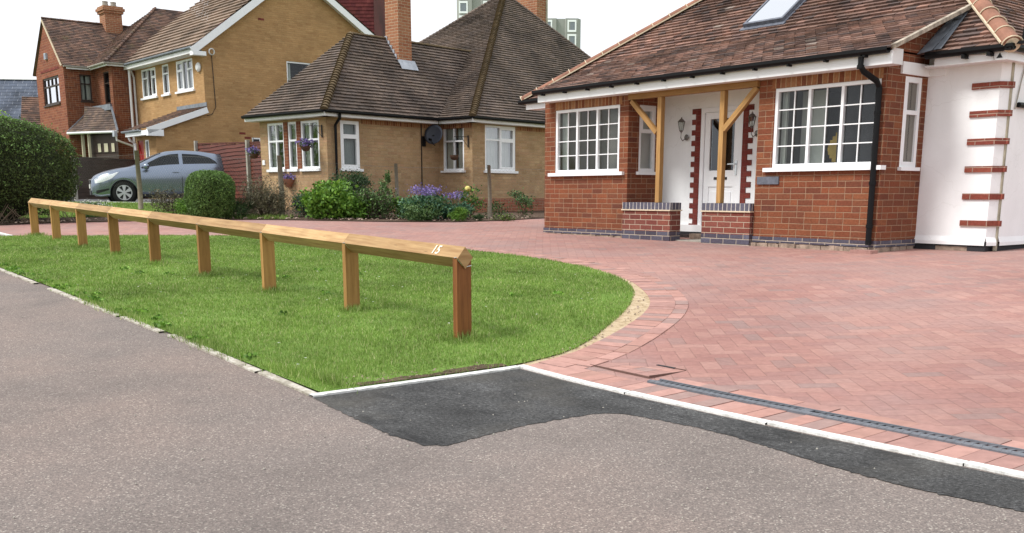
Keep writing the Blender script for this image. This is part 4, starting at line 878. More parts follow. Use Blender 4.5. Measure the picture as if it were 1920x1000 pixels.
# right and left side eaves
H.part(MB().box(-6.42, -5.60, 11.34, 11.36, 1.455, 1.585).box(-5.60, -5.58, 11.34, 19, 1.455, 1.585), 'fascia', 'upvc'); H.part(MB().box(-6.55, -5.6, 11.36, 11.60, 1.456, 1.475).box(-5.70, -5.6, 11.6, 19, 1.456, 1.475), 'soffit', 'upvc_old')
H.part(gutter(MB(), (-6.50, 11.34, 1.575), (-5.48, 11.34, 1.575)), 'gutter', 'black'); H.part(gutter(MB(), (-5.58, 11.25, 1.575), (-5.58, 19, 1.575)), 'gutter', 'black')
H.part(MB().box(-14.0, -12.93, 11.34, 11.36, 1.445, 1.58), 'fascia', 'upvc'); H.part(MB().box(-14.0, -12.7, 11.36, 11.6, 1.446, 1.47), 'soffit', 'upvc_old'); H.part(gutter(MB(), (-14.12, 11.34, 1.57), (-12.95, 11.34, 1.57)), 'gutter', 'black')
b_ = MB()
for x in (-6.05, -5.76): b_.box(x, x+.04, 11.24, 11.341, 1.50, 1.54)
H.part(b_, 'gutter_bracket', 'black'); H.part(MB().poly([(-5.69, 11.334, 1.475), (-5.62, 11.334, 1.475), (-5.655, 11.334, 1.53)]).poly([(-5.69, 11.336, 1.475), (-5.655, 11.336, 1.53), (-5.62, 11.336, 1.475)]), 'triangle_marker', 'footdark')
H.part(MB().tube([(-6.1, 11.33, 1.555), (-5.9, 11.33, 1.535), (-5.73, 11.33, 1.525), (-5.71, 11.33, 1.46)], .003, 5), 'cable', 'concpost')
H.part(MB().tube([(-5.65, 11.95, 1.45), (-5.65, 11.88, 1.25), (-5.65, 11.80, .95)], .008, 6), 'cable', 'concpost'); H.part(MB().tube([(-5.635, 11.84, 1.0), (-5.635, 13.2, 1.0)], .03, 8), 'waste_pipe', 'black')
H.part(MB().tube([(-5.44, 11.38, 1.60), (-5.42, 11.38, 1.86)], .016, 8).box(-5.50, -5.38, 11.32, 11.42, 1.60, 1.63), 'vent_pipe', 'black')
# skylight
SX0, SX1, SY0, SY1 = -10.13, -9.41, 12.42, 13.22
nu = Vector((0, -MS, 1)).normalized(); tu = Vector((0, 1, MS)).normalized(); sb = MB(); base = Vector((SX0, SY0, zm(SY0)+.035)); LW, LH = SX1-SX0, (SY1-SY0)*math.sqrt(1+MS*MS)
def sp_(a_, t_, d_): return base+Vector((a_, 0, 0))+tu*t_+nu*d_
def sbox(mb, a0, a1, t0, t1, d0, d1):
    c_ = [sp_(a, t, d) for d in (d0, d1) for t in (t0, t1) for a in (a0, a1)]
    for f_ in ((0, 2, 3, 1), (4, 5, 7, 6), (0, 1, 5, 4), (1, 3, 7, 5), (3, 2, 6, 7), (2, 0, 4, 6)): mb.poly([c_[i] for i in f_])
for q in ((0, .04, 0, LH), (LW-.04, LW, 0, LH), (.04, LW-.04, 0, .045), (.04, LW-.04, LH-.04, LH)): sbox(sb, *q, -.03, .06)
sf = H.part(sb, 'skylight', 'slateplaque', bevel=.004); g_ = MB(); g_.poly([sp_(.04, .045, .052), sp_(LW-.04, .045, .052), sp_(LW-.04, LH-.04, .052), sp_(.04, LH-.04, .052)]); H.part(g_, 'pane', 'skyglass', sf)
fl = MB(); sbox(fl, -.04, LW+.04, -.07, 0, -.03, .005); sbox(fl, -.03, -.001, 0, LH, -.03, .005); sbox(fl, LW+.001, LW+.03, 0, LH, -.03, .005); H.part(fl, 'flashing', 'slateplaque', sf)

# ================================================================ TAN BUNGALOW
AT = R(51.78-40.92)
B = T('hipped_bungalow', 'tan brick bungalow with brown hipped roofs, mossy bonnet hips and tall white windows', 'house', (-19.31, 15.5, -.5), AT)
zs, zt, ze = .60, 1.74, 1.80
WL = [(-21.68, -20.99), (-20.83, -20.47), (-20.31, -19.60)]
m_ = MB(); wall(m_, PY(15.5), -22.0, -19.31, -.7, ze, [(a, b_, zs, zt) for a, b_ in WL], .1)
wall(m_, PX(-19.31), 15.5, 19.28, -.7, ze, [(15.92, 16.52, zs, zt)], .1)
wall(m_, PY(19.28), -19.31, -18.08, -.7, ze, [(-19.14, -18.38, zs, zt)], .1)
wall(m_, PX(-18.08), 19.28, 29.3, -.13, ze, [(19.77, 21.0, zs, zt+.03)], .1); m_.poly([(-22, 24, -.7), (-22, 15.5, -.7), (-22, 15.5, ze), (-22, 24, ze)]); B.part(m_, 'wall', 'brick_tan')
m_ = MB(); wall(m_, PX(-18.065), 19.265, 29.3, -.8, -.13); m_.poly([(-18.3, 19.265, -.8), (-18.065, 19.265, -.8), (-18.065, 19.265, -.13), (-18.3, 19.265, -.13)]); m_.poly([(-18.065, 19.265, -.13), (-18.065, 29, -.13), (-18.09, 29, -.125), (-18.09, 19.265, -.125)]); B.part(m_, 'plinth', 'brick_plinth')
m_ = MB().box(-20.99, -20.83, 15.485, 15.55, zs, zt).box(-20.47, -20.31, 15.485, 15.55, zs, zt); B.part(m_, 'brick_pier', 'brick_red')
m_ = MB().box(-19.3, -18.1, 19.27, 19.3, 1.68, 1.8).box(-18.09, -18.068, 21.05, 26, 1.69, 1.8).box(-19.32, -19.298, 16.6, 19.2, 1.69, 1.8); B.part(m_, 'soldier_course', 'brick_soldier')
for i, (a, b_) in enumerate(WL):
    cl_ = [(0, .5, 0, .62, 1, 1, False), (.5, 1, 0, .62, 1, 1, False), (0, .5, .62, 1, 1, 1, False), (.5, 1, .62, 1, 1, 1, False)] if i != 1 else [(0, 1, 0, .62, 1, 1, False), (0, 1, .62, 1, 1, 1, False)]
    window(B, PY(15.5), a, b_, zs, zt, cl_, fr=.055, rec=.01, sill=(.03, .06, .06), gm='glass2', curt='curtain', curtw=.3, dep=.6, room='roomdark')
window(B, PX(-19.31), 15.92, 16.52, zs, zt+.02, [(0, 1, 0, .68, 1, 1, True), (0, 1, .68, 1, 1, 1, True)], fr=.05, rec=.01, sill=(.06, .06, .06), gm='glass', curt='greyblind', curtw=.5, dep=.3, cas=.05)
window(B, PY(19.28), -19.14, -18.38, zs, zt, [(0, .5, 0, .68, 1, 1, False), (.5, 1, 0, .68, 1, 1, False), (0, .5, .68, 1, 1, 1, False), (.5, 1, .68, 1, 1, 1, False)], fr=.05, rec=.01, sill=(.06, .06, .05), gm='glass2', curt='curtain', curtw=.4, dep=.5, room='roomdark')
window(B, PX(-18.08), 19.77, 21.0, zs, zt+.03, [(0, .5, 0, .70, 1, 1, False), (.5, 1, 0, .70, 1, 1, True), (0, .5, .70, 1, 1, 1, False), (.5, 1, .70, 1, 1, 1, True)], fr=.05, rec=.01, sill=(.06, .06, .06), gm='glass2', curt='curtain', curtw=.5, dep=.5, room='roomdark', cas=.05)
E1 = (-19.02, 15.22); EB = [((-22.25, 15.22), E1), (E1, (-19.02, 19.0)), ((-19.02, 19.0), (-17.8, 19.0)), ((-17.8, 19.0), (-17.8, 29.6))]
fa, gu, so = MB(), MB(), MB()
for (p, q) in EB:
    d = (Vector(q)-Vector(p)).normalized(); o_ = Vector((d.y, -d.x)); a_, b_ = Vector(p)-o_*.02, Vector(q)-o_*.02
    fa.bar((*a_, 1.855), (*b_, 1.855), .02, .12); gutter(gu, (*Vector(p), 1.90), (*Vector(q), 1.90)) if True else 0
    so.poly([(*a_, 1.797), (*b_, 1.797), (*(b_-o_*.3), 1.797), (*(a_-o_*.3), 1.797)])
B.part(fa, 'fascia', 'upvc_old'); B.part(gu, 'gutter', 'black'); B.part(so, 'soffit', 'upvc_old')
A_ = (-22.0, 25.0, 6.25); ze2 = 1.93; EC, EDn, EA, EZb = (-17.8, 19.0, ze2), (-17.8, 29.7, ze2), (-26.2, 19.0, ze2), (-26.2, 29.7, ze2)
m_ = MB(); tile_roof(m_, [EC, EDn, A_], .105, .17, .036, .005); tile_roof(m_, [EA, EC, A_], .105, .17, .036, .005); m_.poly([EDn, EZb, A_]); m_.poly([EZb, EA, A_])
RL, RR = (-20.62, 17.45, 4.03), (-20.62, 22.2, 4.03)
tile_roof(m_, [(E1[0], E1[1], ze2), (-19.02, 22.4, ze2), RR, RL], .105, .17, .036, .005); tile_roof(m_, [(-22.25, 15.22, ze2), (*E1, ze2), RL], .105, .17, .036, .005); m_.poly([(-22.25, 22, ze2), (-22.25, 15.22, ze2), RL, RR])
B.part(m_, 'roof', 'tile_tan')
hb = MB(); hipline(hb, EC, A_, .06, .105, 6, .05); B.part(hb, 'bonnet_hip', 'bonnet'); B.part(hipline(MB(), RL, RR, .055, .33, 7, .01), 'ridge', 'bonnet'); hb = MB(); hipline(hb, (*E1, ze2), RL, .06, .105, 6, .05); B.part(hb, 'bonnet_hip', 'bonnet'); hb = MB(); hipline(hb, EDn, A_, .05, .12, 6, .02); hipline(hb, EA, A_, .05, .12, 6, .02); B.part(hb, 'far_hip', 'tile_tan')
# chimney on the front wing
m_ = MB(); m_.box(-20.62, -20.12, 18.65, 19.12, 2.9, 7.2); cb = B.part(m_, 'chimney', 'brick_chimney')
f = MB(); f.box(-20.64, -20.085, 18.63, 19.14, 3.30, 3.47); f.poly([(-20.08, 18.58, 3.47), (-20.08, 19.19, 3.47), (-19.93, 19.19, 3.22), (-19.93, 18.58, 3.22)])
for k in range(5): f.box(-20.64+k*.09, -20.55+k*.09, 18.625, 18.66, 3.46, 4.10-k*.12)
for k in range(5): f.box(-20.64+k*.09, -20.55+k*.09, 19.115, 19.145, 3.46, 4.10-k*.12)
B.part(f, 'flashing', 'leadlight', cb)
m_ = MB(); m_.box(-22.5, -21.55, 26.1, 26.55, 4.0, 7.6); c2 = B.part(m_, 'chimney', 'brick_chimney'); B.part(MB().box(-22.4, -21.52, 26.55, 26.62, 4.0, 7.6), 'render_side', 'render_stain', c2); B.part(MB().box(-21.56, -21.3, 25.95, 26.4, 5.2, 5.42), 'flashing', 'leadlight', c2)
# pipes, dish, baskets
B.part(MB().tube([(-18.98, 15.65, 1.86), (-19.0, 15.66, 1.76), (-19.24, 15.72, 1.62), (-19.26, 15.73, -.5)], .038, 8), 'downpipe', 'black'); B.part(MB().tube([(-19.29, 18.62, 1.80), (-19.29, 18.62, -.2)], .013, 6), 'cable', 'black')
B.part(MB().box(-19.33, -19.28, 18.75, 19.12, -.12, .12), 'air_vent', 'lead')
B.part(MB().box(-21.93, -21.83, 15.48, 15.50, .72, .84), 'number_plate', 'upvc')
sdh = T('satellite_dish', 'dark satellite dish bolted under the eaves of the tan bungalow', 'satellite dish', (-19.31, 18.7, 1.4), AT)
dc = Vector((-19.02, 18.84, 1.50)); dd = Vector((.35, -.90, .25)).normalized(); m_ = MB(); m_.lathe([(0, 0), (.10, .010), (.20, .038), (.26, .07), (.262, .073), (.20, .045), (.10, .018), (0, .008)], dc, dd, 20); sdh.part(m_, 'reflector', 'dish', smooth=True)
sdh.part(MB().tube([dc-Vector((0, 0, .26)), dc+dd*.30-Vector((0, 0, .22))], .012, 6).lathe([(.03, 0), (.04, .04), (.04, .08), (0, .085)], dc+dd*.34-Vector((0, 0, .20)), -dd, 10), 'feed_arm', 'black'); sdh.part(MB().bar(dc, (-19.31, 18.72, 1.35), .04, .04).box(-19.32, -19.29, 18.66, 18.78, 1.22, 1.48), 'bracket', 'black')
def basket(label, P, wallp, flowers, ang, r_=.12):
    t = T('hanging_basket', label, 'hanging basket', P, ang, 'hanging baskets on the tan bungalow'); P = Vector(P)
    t.part(MB().lathe([(0, -.13), (r_*.55, -.115), (r_*.9, -.055), (r_, 0), (r_*.9, .0), (0, -.01)], P, nseg=14), 'bowl', 'basket')
    ap = P+Vector((0, 0, .42)); c_ = MB()
    for q in range(3): th = 2.1*q+.4; c_.tube([P+Vector((r_*math.cos(th), r_*math.sin(th), 0)), ap], .003, 4)
    if wallp: w_ = Vector(wallp); c_.tube([ap, ap+Vector((0, 0, .05)), Vector((w_.x, w_.y, ap.z+.05))], .007, 5); c_.tube([Vector((w_.x, w_.y, ap.z-.2)), (ap+Vector((w_.x, w_.y, ap.z)))/2+Vector((0, 0, .04))], .006, 5); c_.box(w_.x-.012, w_.x+.012, w_.y-.012, w_.y+.012, ap.z-.22, ap.z+.08)
    t.part(c_, 'bracket_and_chains', 'footdark')
    if flowers:
        Q = RNG.normal(size=(260, 3))*(r_*.62, r_*.62, .04)+np.array(P)+(0, 0, .04); t.leaves('foliage', Q, .055, 'leaf_mid')
        Q = RNG.normal(size=(170, 3))*(r_*.75, r_*.75, .05)+np.array(P)+(0, 0, .09); t.leaves('flowers', Q, .06, 'petal_violet', asp=.9)['kind'] = 'stuff'
    return t
basket('hanging basket full of violet flowers in front of the leftmost bay windows', (-19.72, 15.18, 1.12), (-19.45, 15.47), True, AT)
basket('nearly empty brown hanging basket in front of a tall white window', (-18.42, 18.95, .98), (-18.2, 19.25), False, AT)
basket('hanging basket of purple flowers beside the red-brown fence panel', (-22.45, 15.6, 1.02), None, True, AT)
wp = T('wall_planter', 'half-round terracotta wall planter with purple flowers below the bay windows', 'planter', (-20.85, 15.47, .32), AT); P = Vector((-20.80, 15.44, .36))
wp.part(MB().lathe([(0, -.22), (.06, -.2), (.14, -.1), (.19, 0), (.17, 0), (0, -.02)], P, nseg=14), 'pot', 'terracotta'); wp.leaves('flowers', RNG.normal(size=(200, 3))*(.12, .06, .035)+np.array(P)+(0, 0, .05), .05, 'petal_violet', asp=.9)['kind'] = 'stuff'; wp.leaves('foliage', RNG.normal(size=(120, 3))*(.14, .08, .06)+np.array(P)+(0, 0, .0), .05, 'leaf_mid')
# ================================================================ YELLOW BRICK HOUSE
AY = R(51.78-49)
Yh = T('gable_house', 'large yellow brick two storey house with white bargeboards and ribbed concrete tile roof', 'house', (-34.24, 15.48, -.2), AY)
XG, YF = -34.24, 15.48
GW = (18.72, 19.9, 3.95, 4.80)
RY, RZ = 19.17, 7.93
m_ = MB(); wall(m_, PX(XG), YF, 24.2, -.5, 4.85, [GW], .1); wall(m_, PX(XG), 13.62, YF, -.5, 2.2)
m_.poly([(XG, YF, 4.85), (XG, 24.2, 4.85), (XG, 23.9, 5.0), (XG, RY, RZ-.1), (XG, 15.4, 4.95)]); m_.poly([(XG, 13.62, 2.2), (XG, YF, 2.2), (XG, YF, 2.95)])
Yh.part(m_, 'gable_wall', 'brick_yellow')
WF = [(-39.9, -38.5, 3.66, 4.72), (-37.85, -37.27, 3.66, 4.72), (-36.55, -35.12, 3.66, 4.72)]
m_ = MB(); wall(m_, PY(YF), -40.62, XG, 2.0, 4.85, WF, .1); Yh.part(m_, 'front_wall', 'brick_yellow')
for i, q in enumerate(WF):
    if i == 1: c_ = [(0, 1, 0, .72, 1, 1, False), (0, 1, .72, 1, 1, 1, False)]
    else: c_ = [(0, .38, 0, .70, 1, 1, i == 2), (0, .38, .70, 1, 1, 1, i == 2), (.38, .68, 0, 1, 1, 1, False), (.68, 1, 0, .70, 1, 1, i == 0), (.68, 1, .70, 1, 1, 1, i == 0)]
    window(Yh, PY(YF), *q, c_, fr=.06, rec=.0, sill=(.1, .07, .07), gm='glass2', curt='curtain', curtw=.3, dep=.6, room='roomdark', cas=.04)
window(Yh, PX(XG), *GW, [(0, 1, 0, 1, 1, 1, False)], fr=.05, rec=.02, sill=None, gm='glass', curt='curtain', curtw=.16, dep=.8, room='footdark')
Yh.part(MB().box(XG-.3, XG+.02, 17.18, 17.50, 1.62, 2.0), 'small_window', 'upvc'); Yh.part(MB().box(XG+.02, XG+.03, 17.22, 17.46, 1.66, 1.95), 'small_pane', 'footdark')
for y, z in ((17.66, 6.12), (16.70, 2.10), (16.9, 1.95)): Yh.part(MB().box(XG-.1, XG+.004, y, y+.24, z, z+.075), 'air_brick', 'brick_quoin')
m_ = MB(); ev = (-41.62, 15.05, 4.98)
tile_roof(m_, [(-41.62, 15.05, 4.98), (-33.98, 15.05, 4.98), (-33.98, RY, RZ+.22), (-41.62, RY, RZ+.22)], .30, .30, .055, .004); m_.poly([(-33.98, 24.6, 4.75), (-41.62, 24.6, 4.75), (-41.62, RY, RZ+.22), (-33.98, RY, RZ+.22)]); m_.poly([(-33.98, 24.6, 4.73), (-33.98, RY, RZ+.17), (-41.62, RY, RZ+.17), (-41.62, 24.6, 4.73)])
Yh.part(m_, 'roof', 'tile_concrete')
Yh.part(MB().bar((-33.99, 15.0, 4.80), (-33.99, RY, RZ+.02), .03, .24), 'bargeboard', 'upvc'); Yh.part(MB().bar((-33.99, RY, RZ+.02), (-33.99, 24.5, 4.62), .03, .22), 'bargeboard', 'upvc'); Yh.part(MB().box(-34.24, -33.97, 15.02, 15.5, 4.68, 4.82), 'box_end', 'upvc')
m_ = MB().poly([(-34.0, 15.1, 4.74), (-34.26, 15.1, 4.74), (-34.26, RY, RZ-.06), (-34.0, RY, RZ-.06)]).poly([(-34.0, RY, RZ-.06), (-34.26, RY, RZ-.06), (-34.26, 24.4, 4.6), (-34.0, 24.4, 4.6)]); Yh.part(m_, 'verge_soffit', 'upvc_old')
Yh.part(MB().box(-41.55, -34.0, 15.06, 15.08, 4.76, 4.90), 'fascia', 'upvc_old'); Yh.part(MB().box(-41.5, -34.0, 15.08, YF, 4.77, 4.80), 'soffit', 'upvc_old'); Yh.part(gutter(MB(), (-41.65, 15.06, 4.93), (-34.0, 15.06, 4.93)), 'gutter', 'lead')
Yh.part(MB().tube([(-40.5, 15.30, 4.75), (-40.55, 15.42, 4.5), (-40.55, 15.42, 2.5)], .04, 8), 'downpipe', 'upvc_old'); Yh.part(MB().lathe([(0, .1), (.10, .09), (.16, .04), (.16, 0)], (-34.55, 15.46, 4.35), (0, -1, 0), 16), 'alarm_box', 'upvc_old')
Yh.part(MB().lathe([(.09, -.02), (.12, .02), (.09, .05)], (-34.1, 15.75, 4.85), (1, 0, 0), 14), 'floodlight', 'upvc_old'); Yh.part(MB().tube([(XG+.02, 15.8, 4.8), (XG+.02, 15.85, 3.0), (XG+.02, 15.7, 2.75), (XG+.02, 15.5, 2.7)], .012, 5), 'cable', 'footdark')
m_ = MB(); tile_roof(m_, [(-36.5, 13.38, 2.20), (-34.10, 13.38, 2.20), (-34.10, YF, 2.99), (-36.7, YF, 2.99)], .2, .25, .03, .003); Yh.part(m_, 'porch_roof', 'tile_rg')
Yh.part(MB().box(-36.7, -34.12, YF-.02, YF, 2.95, 3.14), 'lead_flashing', 'lead'); Yh.part(MB().bar((-34.09, 13.3, 2.09), (-34.09, YF, 2.88), .03, .2), 'bargeboard', 'upvc'); Yh.part(MB().box(-34.24, -34.075, 13.3, 13.85, 1.93, 2.14), 'box_end', 'upvc')
Yh.part(MB().box(-36.4, -34.1, 13.38, 13.40, 1.97, 2.13), 'fascia', 'upvc'); Yh.part(gutter(MB(), (-36.55, 13.38, 2.13), (-34.9, 13.38, 2.13)), 'gutter', 'lead'); Yh.part(MB().box(-36.4, -34.2, 13.4, 13.8, 1.99, 2.02), 'soffit', 'upvc_old')
m_ = MB(); wall(m_, PY(13.75), -36.4, XG, -.5, 2.0, [(-36.25, -35.72, -.4, 1.85), (-35.55, -35.22, .5, 1.85)], .05); m_.poly([(-36.4, 13.75, -.5), (-36.4, YF, -.5), (-36.4, YF, 2.4), (-36.4, 13.75, 2.2)]); Yh.part(m_, 'porch_wall', 'brick_yellow')
Yh.part(MB().box(-36.25, -35.72, 13.78, 13.82, -.4, 1.85).bar((-36.2, 13.77, 1.7), (-35.78, 13.77, .9), .03, .04), 'front_door', 'reddoor')
window(Yh, PY(13.75), -35.55, -35.22, .5, 1.85, [(0, 1, 0, .4, 1, 1, False), (0, 1, .4, 1, 1, 1, False)], fr=.05, rec=.0, sill=None, gm='glass2', curt=None, dep=.3, room='roomdark')
Yh.part(MB().tube([(-36.3, 13.40, 2.1), (-36.28, 13.5, 1.85), (-36.28, 13.68, 1.75), (-36.28, 13.68, -.3)], .045, 8), 'downpipe', 'upvc_old')

# ================================================================ RED BRICK GABLE HOUSE
AG = R(51.78-50)
Q = T('gable_house', 'tall narrow red brick house with steep front gable, dark window frames and brick chimney', 'house', (-42.88, 12.68, -.15), AG)
m_ = MB(); WG = (-45.85, -43.62, 3.62, 4.70); wall(m_, PY(12.68), -46.7, -42.88, -.5, 5.0, [WG], .1); m_.poly([(-46.7, 12.68, 5.0), (-42.88, 12.68, 5.0), (-44.95, 12.68, 6.95)]); m_.poly([(-46.7, 16, -.5), (-46.7, 12.68, -.5), (-46.7, 12.68, 5.0), (-46.7, 16, 5.0)])
Q.part(m_, 'gable_wall', 'brick_gable')
m_ = MB(); wall(m_, PX(-42.88), 12.68, 13.87, -.5, 5.0, [(13.27, 13.72, 3.68, 4.70)], .1); Q.part(m_, 'side_wall', 'brick_red')
m_ = MB(); wall(m_, PY(13.87), -42.88, -40.85, -.5, 5.0, [(-41.85, -41.20, 3.5, 4.72)], .1); wall(m_, PX(-40.85), 13.87, 19, -.5, 5.0); Q.part(m_, 'bay_wall', 'brick_red')
window(Q, PY(12.68), *WG, [(0, .25, .7, 1, 1, 1, False), (.25, .5, .7, 1, 1, 1, False), (.5, .75, .7, 1, 1, 1, False), (.75, 1, .7, 1, 1, 1, False), (0, .28, 0, .7, 1, 1, False), (.28, .74, 0, .7, 1, 1, False), (.74, 1, 0, .7, 1, 1, False)], mat='browndoor', fr=.07, rec=.03, sill=(.02, .05, .06), gm='skyglass', curt='curtain', curtw=.2, dep=.5, room='roomdark')
window(Q, PX(-42.88), 13.27, 13.72, 3.68, 4.70, [(0, 1, 0, .66, 1, 1, False), (0, 1, .66, 1, 1, 1, False)], mat='browndoor', fr=.05, rec=.02, sill=(.03, .04, .06), gm='glass', curt='curtain', curtw=.35, dep=.3, room='roomdark')
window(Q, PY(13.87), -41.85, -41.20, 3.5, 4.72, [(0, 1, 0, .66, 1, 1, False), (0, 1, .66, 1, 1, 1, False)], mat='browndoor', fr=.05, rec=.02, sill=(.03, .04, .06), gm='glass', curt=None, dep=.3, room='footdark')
Q.part(MB().box(-46.0, -43.5, 12.665, 12.7, 4.93, 5.02), 'band_course', 'brick_quoin'); Q.part(MB().box(-45.1, -44.85, 12.60, 12.68, 5.42, 5.66), 'alarm_box', 'leadlight')
Q.part(MB().box(-45.06, -44.89, 12.595, 12.60, 5.46, 5.62), 'alarm_face', 'carpaint')
m_ = MB(); tile_roof(m_, [(-42.70, 12.60, 5.0), (-42.70, 18, 5.0), (-44.95, 18, 7.02), (-44.95, 12.60, 7.02)], .11, .17, .024, .005); m_.poly([(-46.95, 18, 4.95), (-46.95, 12.6, 4.95), (-44.95, 12.6, 7.02), (-44.95, 18, 7.02)]); m_.poly([(-46.95, 12.61, 4.92), (-44.95, 12.61, 6.98), (-44.95, 18, 6.98), (-46.95, 18, 4.92)])
EX, EYY = -40.62, 13.60
tile_roof(m_, [(EX, EYY, 5.0), (EX, 21.5, 5.0), (-43.62, 18.3, 7.7), (-43.62, 16.85, 7.7)], .11, .17, .024, .005); tile_roof(m_, [(-46.6, EYY, 5.0), (EX, EYY, 5.0), (-43.62, 16.85, 7.7)], .11, .17, .024, .005); m_.poly([(-46.6, 21.5, 5), (-46.6, EYY, 5), (-43.62, 16.85, 7.7), (-43.62, 18.3, 7.7)]); m_.poly([(EX, 21.5, 5), (-46.6, 21.5, 5), (-43.62, 18.3, 7.7)])
Q.part(m_, 'roof', 'tile_rg'); hb = hipline(MB(), (EX, EYY, 5.02), (-43.62, 16.85, 7.72), .05, .2, 6, .03); Q.part(hb, 'hip_ridge', 'tile_rg'); Q.part(hipline(MB(), (-44.95, 12.6, 7.03), (-44.95, 16.2, 7.03), .06, .33, 6, .01), 'ridge', 'tile_rg')
Q.part(MB().bar((-42.86, 12.60, 4.98), (-44.95, 12.60, 6.96), .05, .05), 'verge', 'mortar')
Q.part(MB().box(-42.72, -42.68, 12.75, 13.6, 4.86, 4.96).box(-42.70, EX-.02, 13.62, 13.66, 4.86, 4.96).box(EX-.06, EX-.02, 13.66, 19, 4.86, 4.96), 'fascia', 'upvc_old')
Q.part(gutter(MB(), (-42.70, 12.62, 4.95), (-42.70, 13.6, 4.95)), 'gutter', 'concpost'); Q.part(gutter(MB(), (-42.60, 13.60, 4.95), (EX, 13.60, 4.95)), 'gutter', 'concpost'); Q.part(gutter(MB(), (EX, 13.5, 4.95), (EX, 18, 4.95)), 'gutter', 'concpost')
Q.part(MB().tube([(-40.55, 14.5, 4.95), (-40.7, 14.5, 4.8), (-40.75, 14.5, -.3)], .05, 8), 'downpipe', 'upvc_old')
cb = Q.part(MB().box(-45.22, -44.50, 15.02, 15.72, 6.3, 7.45).box(-45.28, -44.44, 14.96, 15.78, 7.45, 7.55).box(-45.33, -44.39, 14.91, 15.83, 7.55, 7.66).box(-45.28, -44.44, 14.96, 15.78, 7.66, 7.74), 'chimney', 'brick_chimney')
for y in (15.18, 15.52): Q.part(MB().lathe([(.13, 0), (.11, .18), (.13, .2), (.10, .22)], (-44.85, y, 7.74), nseg=12), 'chimney_pot', 'concpost', cb)
# its hipped porch
m_ = MB(); p0, p1, p2, t1, t2 = (-42.80, 12.60, 2.42), (-41.95, 12.95, 2.42), (-40.35, 13.75, 2.42), (-42.80, 13.55, 3.32), (-41.1, 13.84, 3.36)
tile_roof(m_, [p0, p1, t1], .11, .17, .02, .004); tile_roof(m_, [p1, p2, t2, t1], .11, .17, .02, .004); m_.poly([p2, (-40.8, 13.9, 2.42), t2]); Q.part(m_, 'porch_roof', 'tile_porch')
Q.part(MB().bar(p2, t2, .07, .05).bar(t1, t2, .09, .22).bar(p0, t1, .06, .06), 'lead_flashing', 'lead'); Q.part(MB().tube([(p0[0], p0[1], 2.37), (p1[0], p1[1], 2.37), (p2[0], p2[1], 2.37)], .05, 8), 'porch_gutter', 'upvc_old')
m_ = MB(); m_.bar((-42.4, 13.05, -.4), (-42.4, 13.05, 2.36), .1, .1, up=(0, 1, 0)).bar((-41.95, 13.15, -.4), (-41.95, 13.15, 2.36), .09, .09, up=(0, 1, 0)); Q.part(m_, 'porch_post', 'board_white')
m_ = MB(); m_.poly([(-42.2, 13.2, 2.3), (-40.55, 13.8, 2.3), (-40.55, 13.8, 1.55), (-42.2, 13.2, 1.55)]).poly([(-42.2, 13.2, -.5), (-40.55, 13.8, -.5), (-40.55, 13.8, 1.6), (-42.2, 13.2, 1.6)]); m_.poly([(-42.8, 12.7, 2.35), (-40.4, 13.7, 2.35), (-40.9, 13.9, 2.35), (-42.8, 13.9, 2.35)]); Q.part(m_, 'porch_screen', 'browndoor')
m_ = MB(); 
for a, b_, z0, z1 in ((.40, .72, -.3, 1.35), (.74, .80, -.3, 1.35), (.86, .98, -.3, 1.35), (.34, .44, 1.62, 1.95), (.55, .68, 1.62, 1.95), (.8, .9, 1.62, 1.95)):
    q0 = Vector((-42.2, 13.17, 0)); q1 = Vector((-40.55, 13.77, 0)); A0, B0 = q0.lerp(q1, a), q0.lerp(q1, b_); m_.poly([(A0.x, A0.y, z0), (B0.x, B0.y, z0), (B0.x, B0.y, z1), (A0.x, A0.y, z1)])
Q.part(m_, 'porch_panel', 'board_white'); Q.part(MB().box(-40.5, -40.3, 13.6, 13.72, 2.18, 2.40), 'hopper', 'leadlight')
Q.part(MB().tube([(-40.4, 13.7, 2.2), (-40.42, 13.72, 2.05), (-40.72, 14.45, 1.85)], .04, 8), 'branch_pipe', 'upvc_old')

# ================================================================ THINGS BEHIND
t = T('slate_house', 'blue grey slate roof with pale ridge at the left edge of the photo', 'house', (-65, 16, -.1), AG); m_ = MB()
tile_roof(m_, [(-68, 6, 3.0), (-60.3, 18.4, 3.2), (-63.6, 20.2, 6.62), (-71.3, 7.8, 6.62)], .28, .5, .012, .002); m_.poly([(-60.3, 18.4, 3.2), (-67, 22, 3.2), (-63.6, 20.2, 6.62)]); t.part(m_, 'roof', 'slate')
t.part(hipline(MB(), (-71.3, 7.8, 6.63), (-63.6, 20.2, 6.63), .14, .45, 6, .02), 'ridge', 'upvc_old'); t.part(MB().poly([(-68, 6.3, -1), (-60.5, 18.4, -1), (-60.5, 18.4, 3.1), (-68, 6.3, 3.1)]).poly([(-60.5, 18.4, -1), (-67, 22, -1), (-67, 22, 3.1), (-60.5, 18.4, 3.1)]), 'wall', 'brick_gable')
t = T('tiled_outbuilding', 'small brown tiled gabled outbuilding with dark timber end and yellow panel', 'outbuilding', (-49.3, 12.8, -.1), AG); m_ = MB()
tile_roof(m_, [(-48.4, 12.3, 3.0), (-47.3, 16.5, 3.0), (-48.2, 16.9, 4.25), (-49.32, 12.7, 4.25)], .12, .18, .02, .004); tile_roof(m_, [(-50.2, 13.2, 3.0), (-48.4, 12.3, 3.0), (-49.32, 12.7, 4.25)], .12, .18, .02, .004) if False else m_.poly([(-50.2, 13.1, 3.0), (-49.32, 12.7, 4.25), (-48.2, 16.9, 4.25), (-49.1, 17.3, 3.0)]); t.part(m_, 'roof', 'tile_rg')
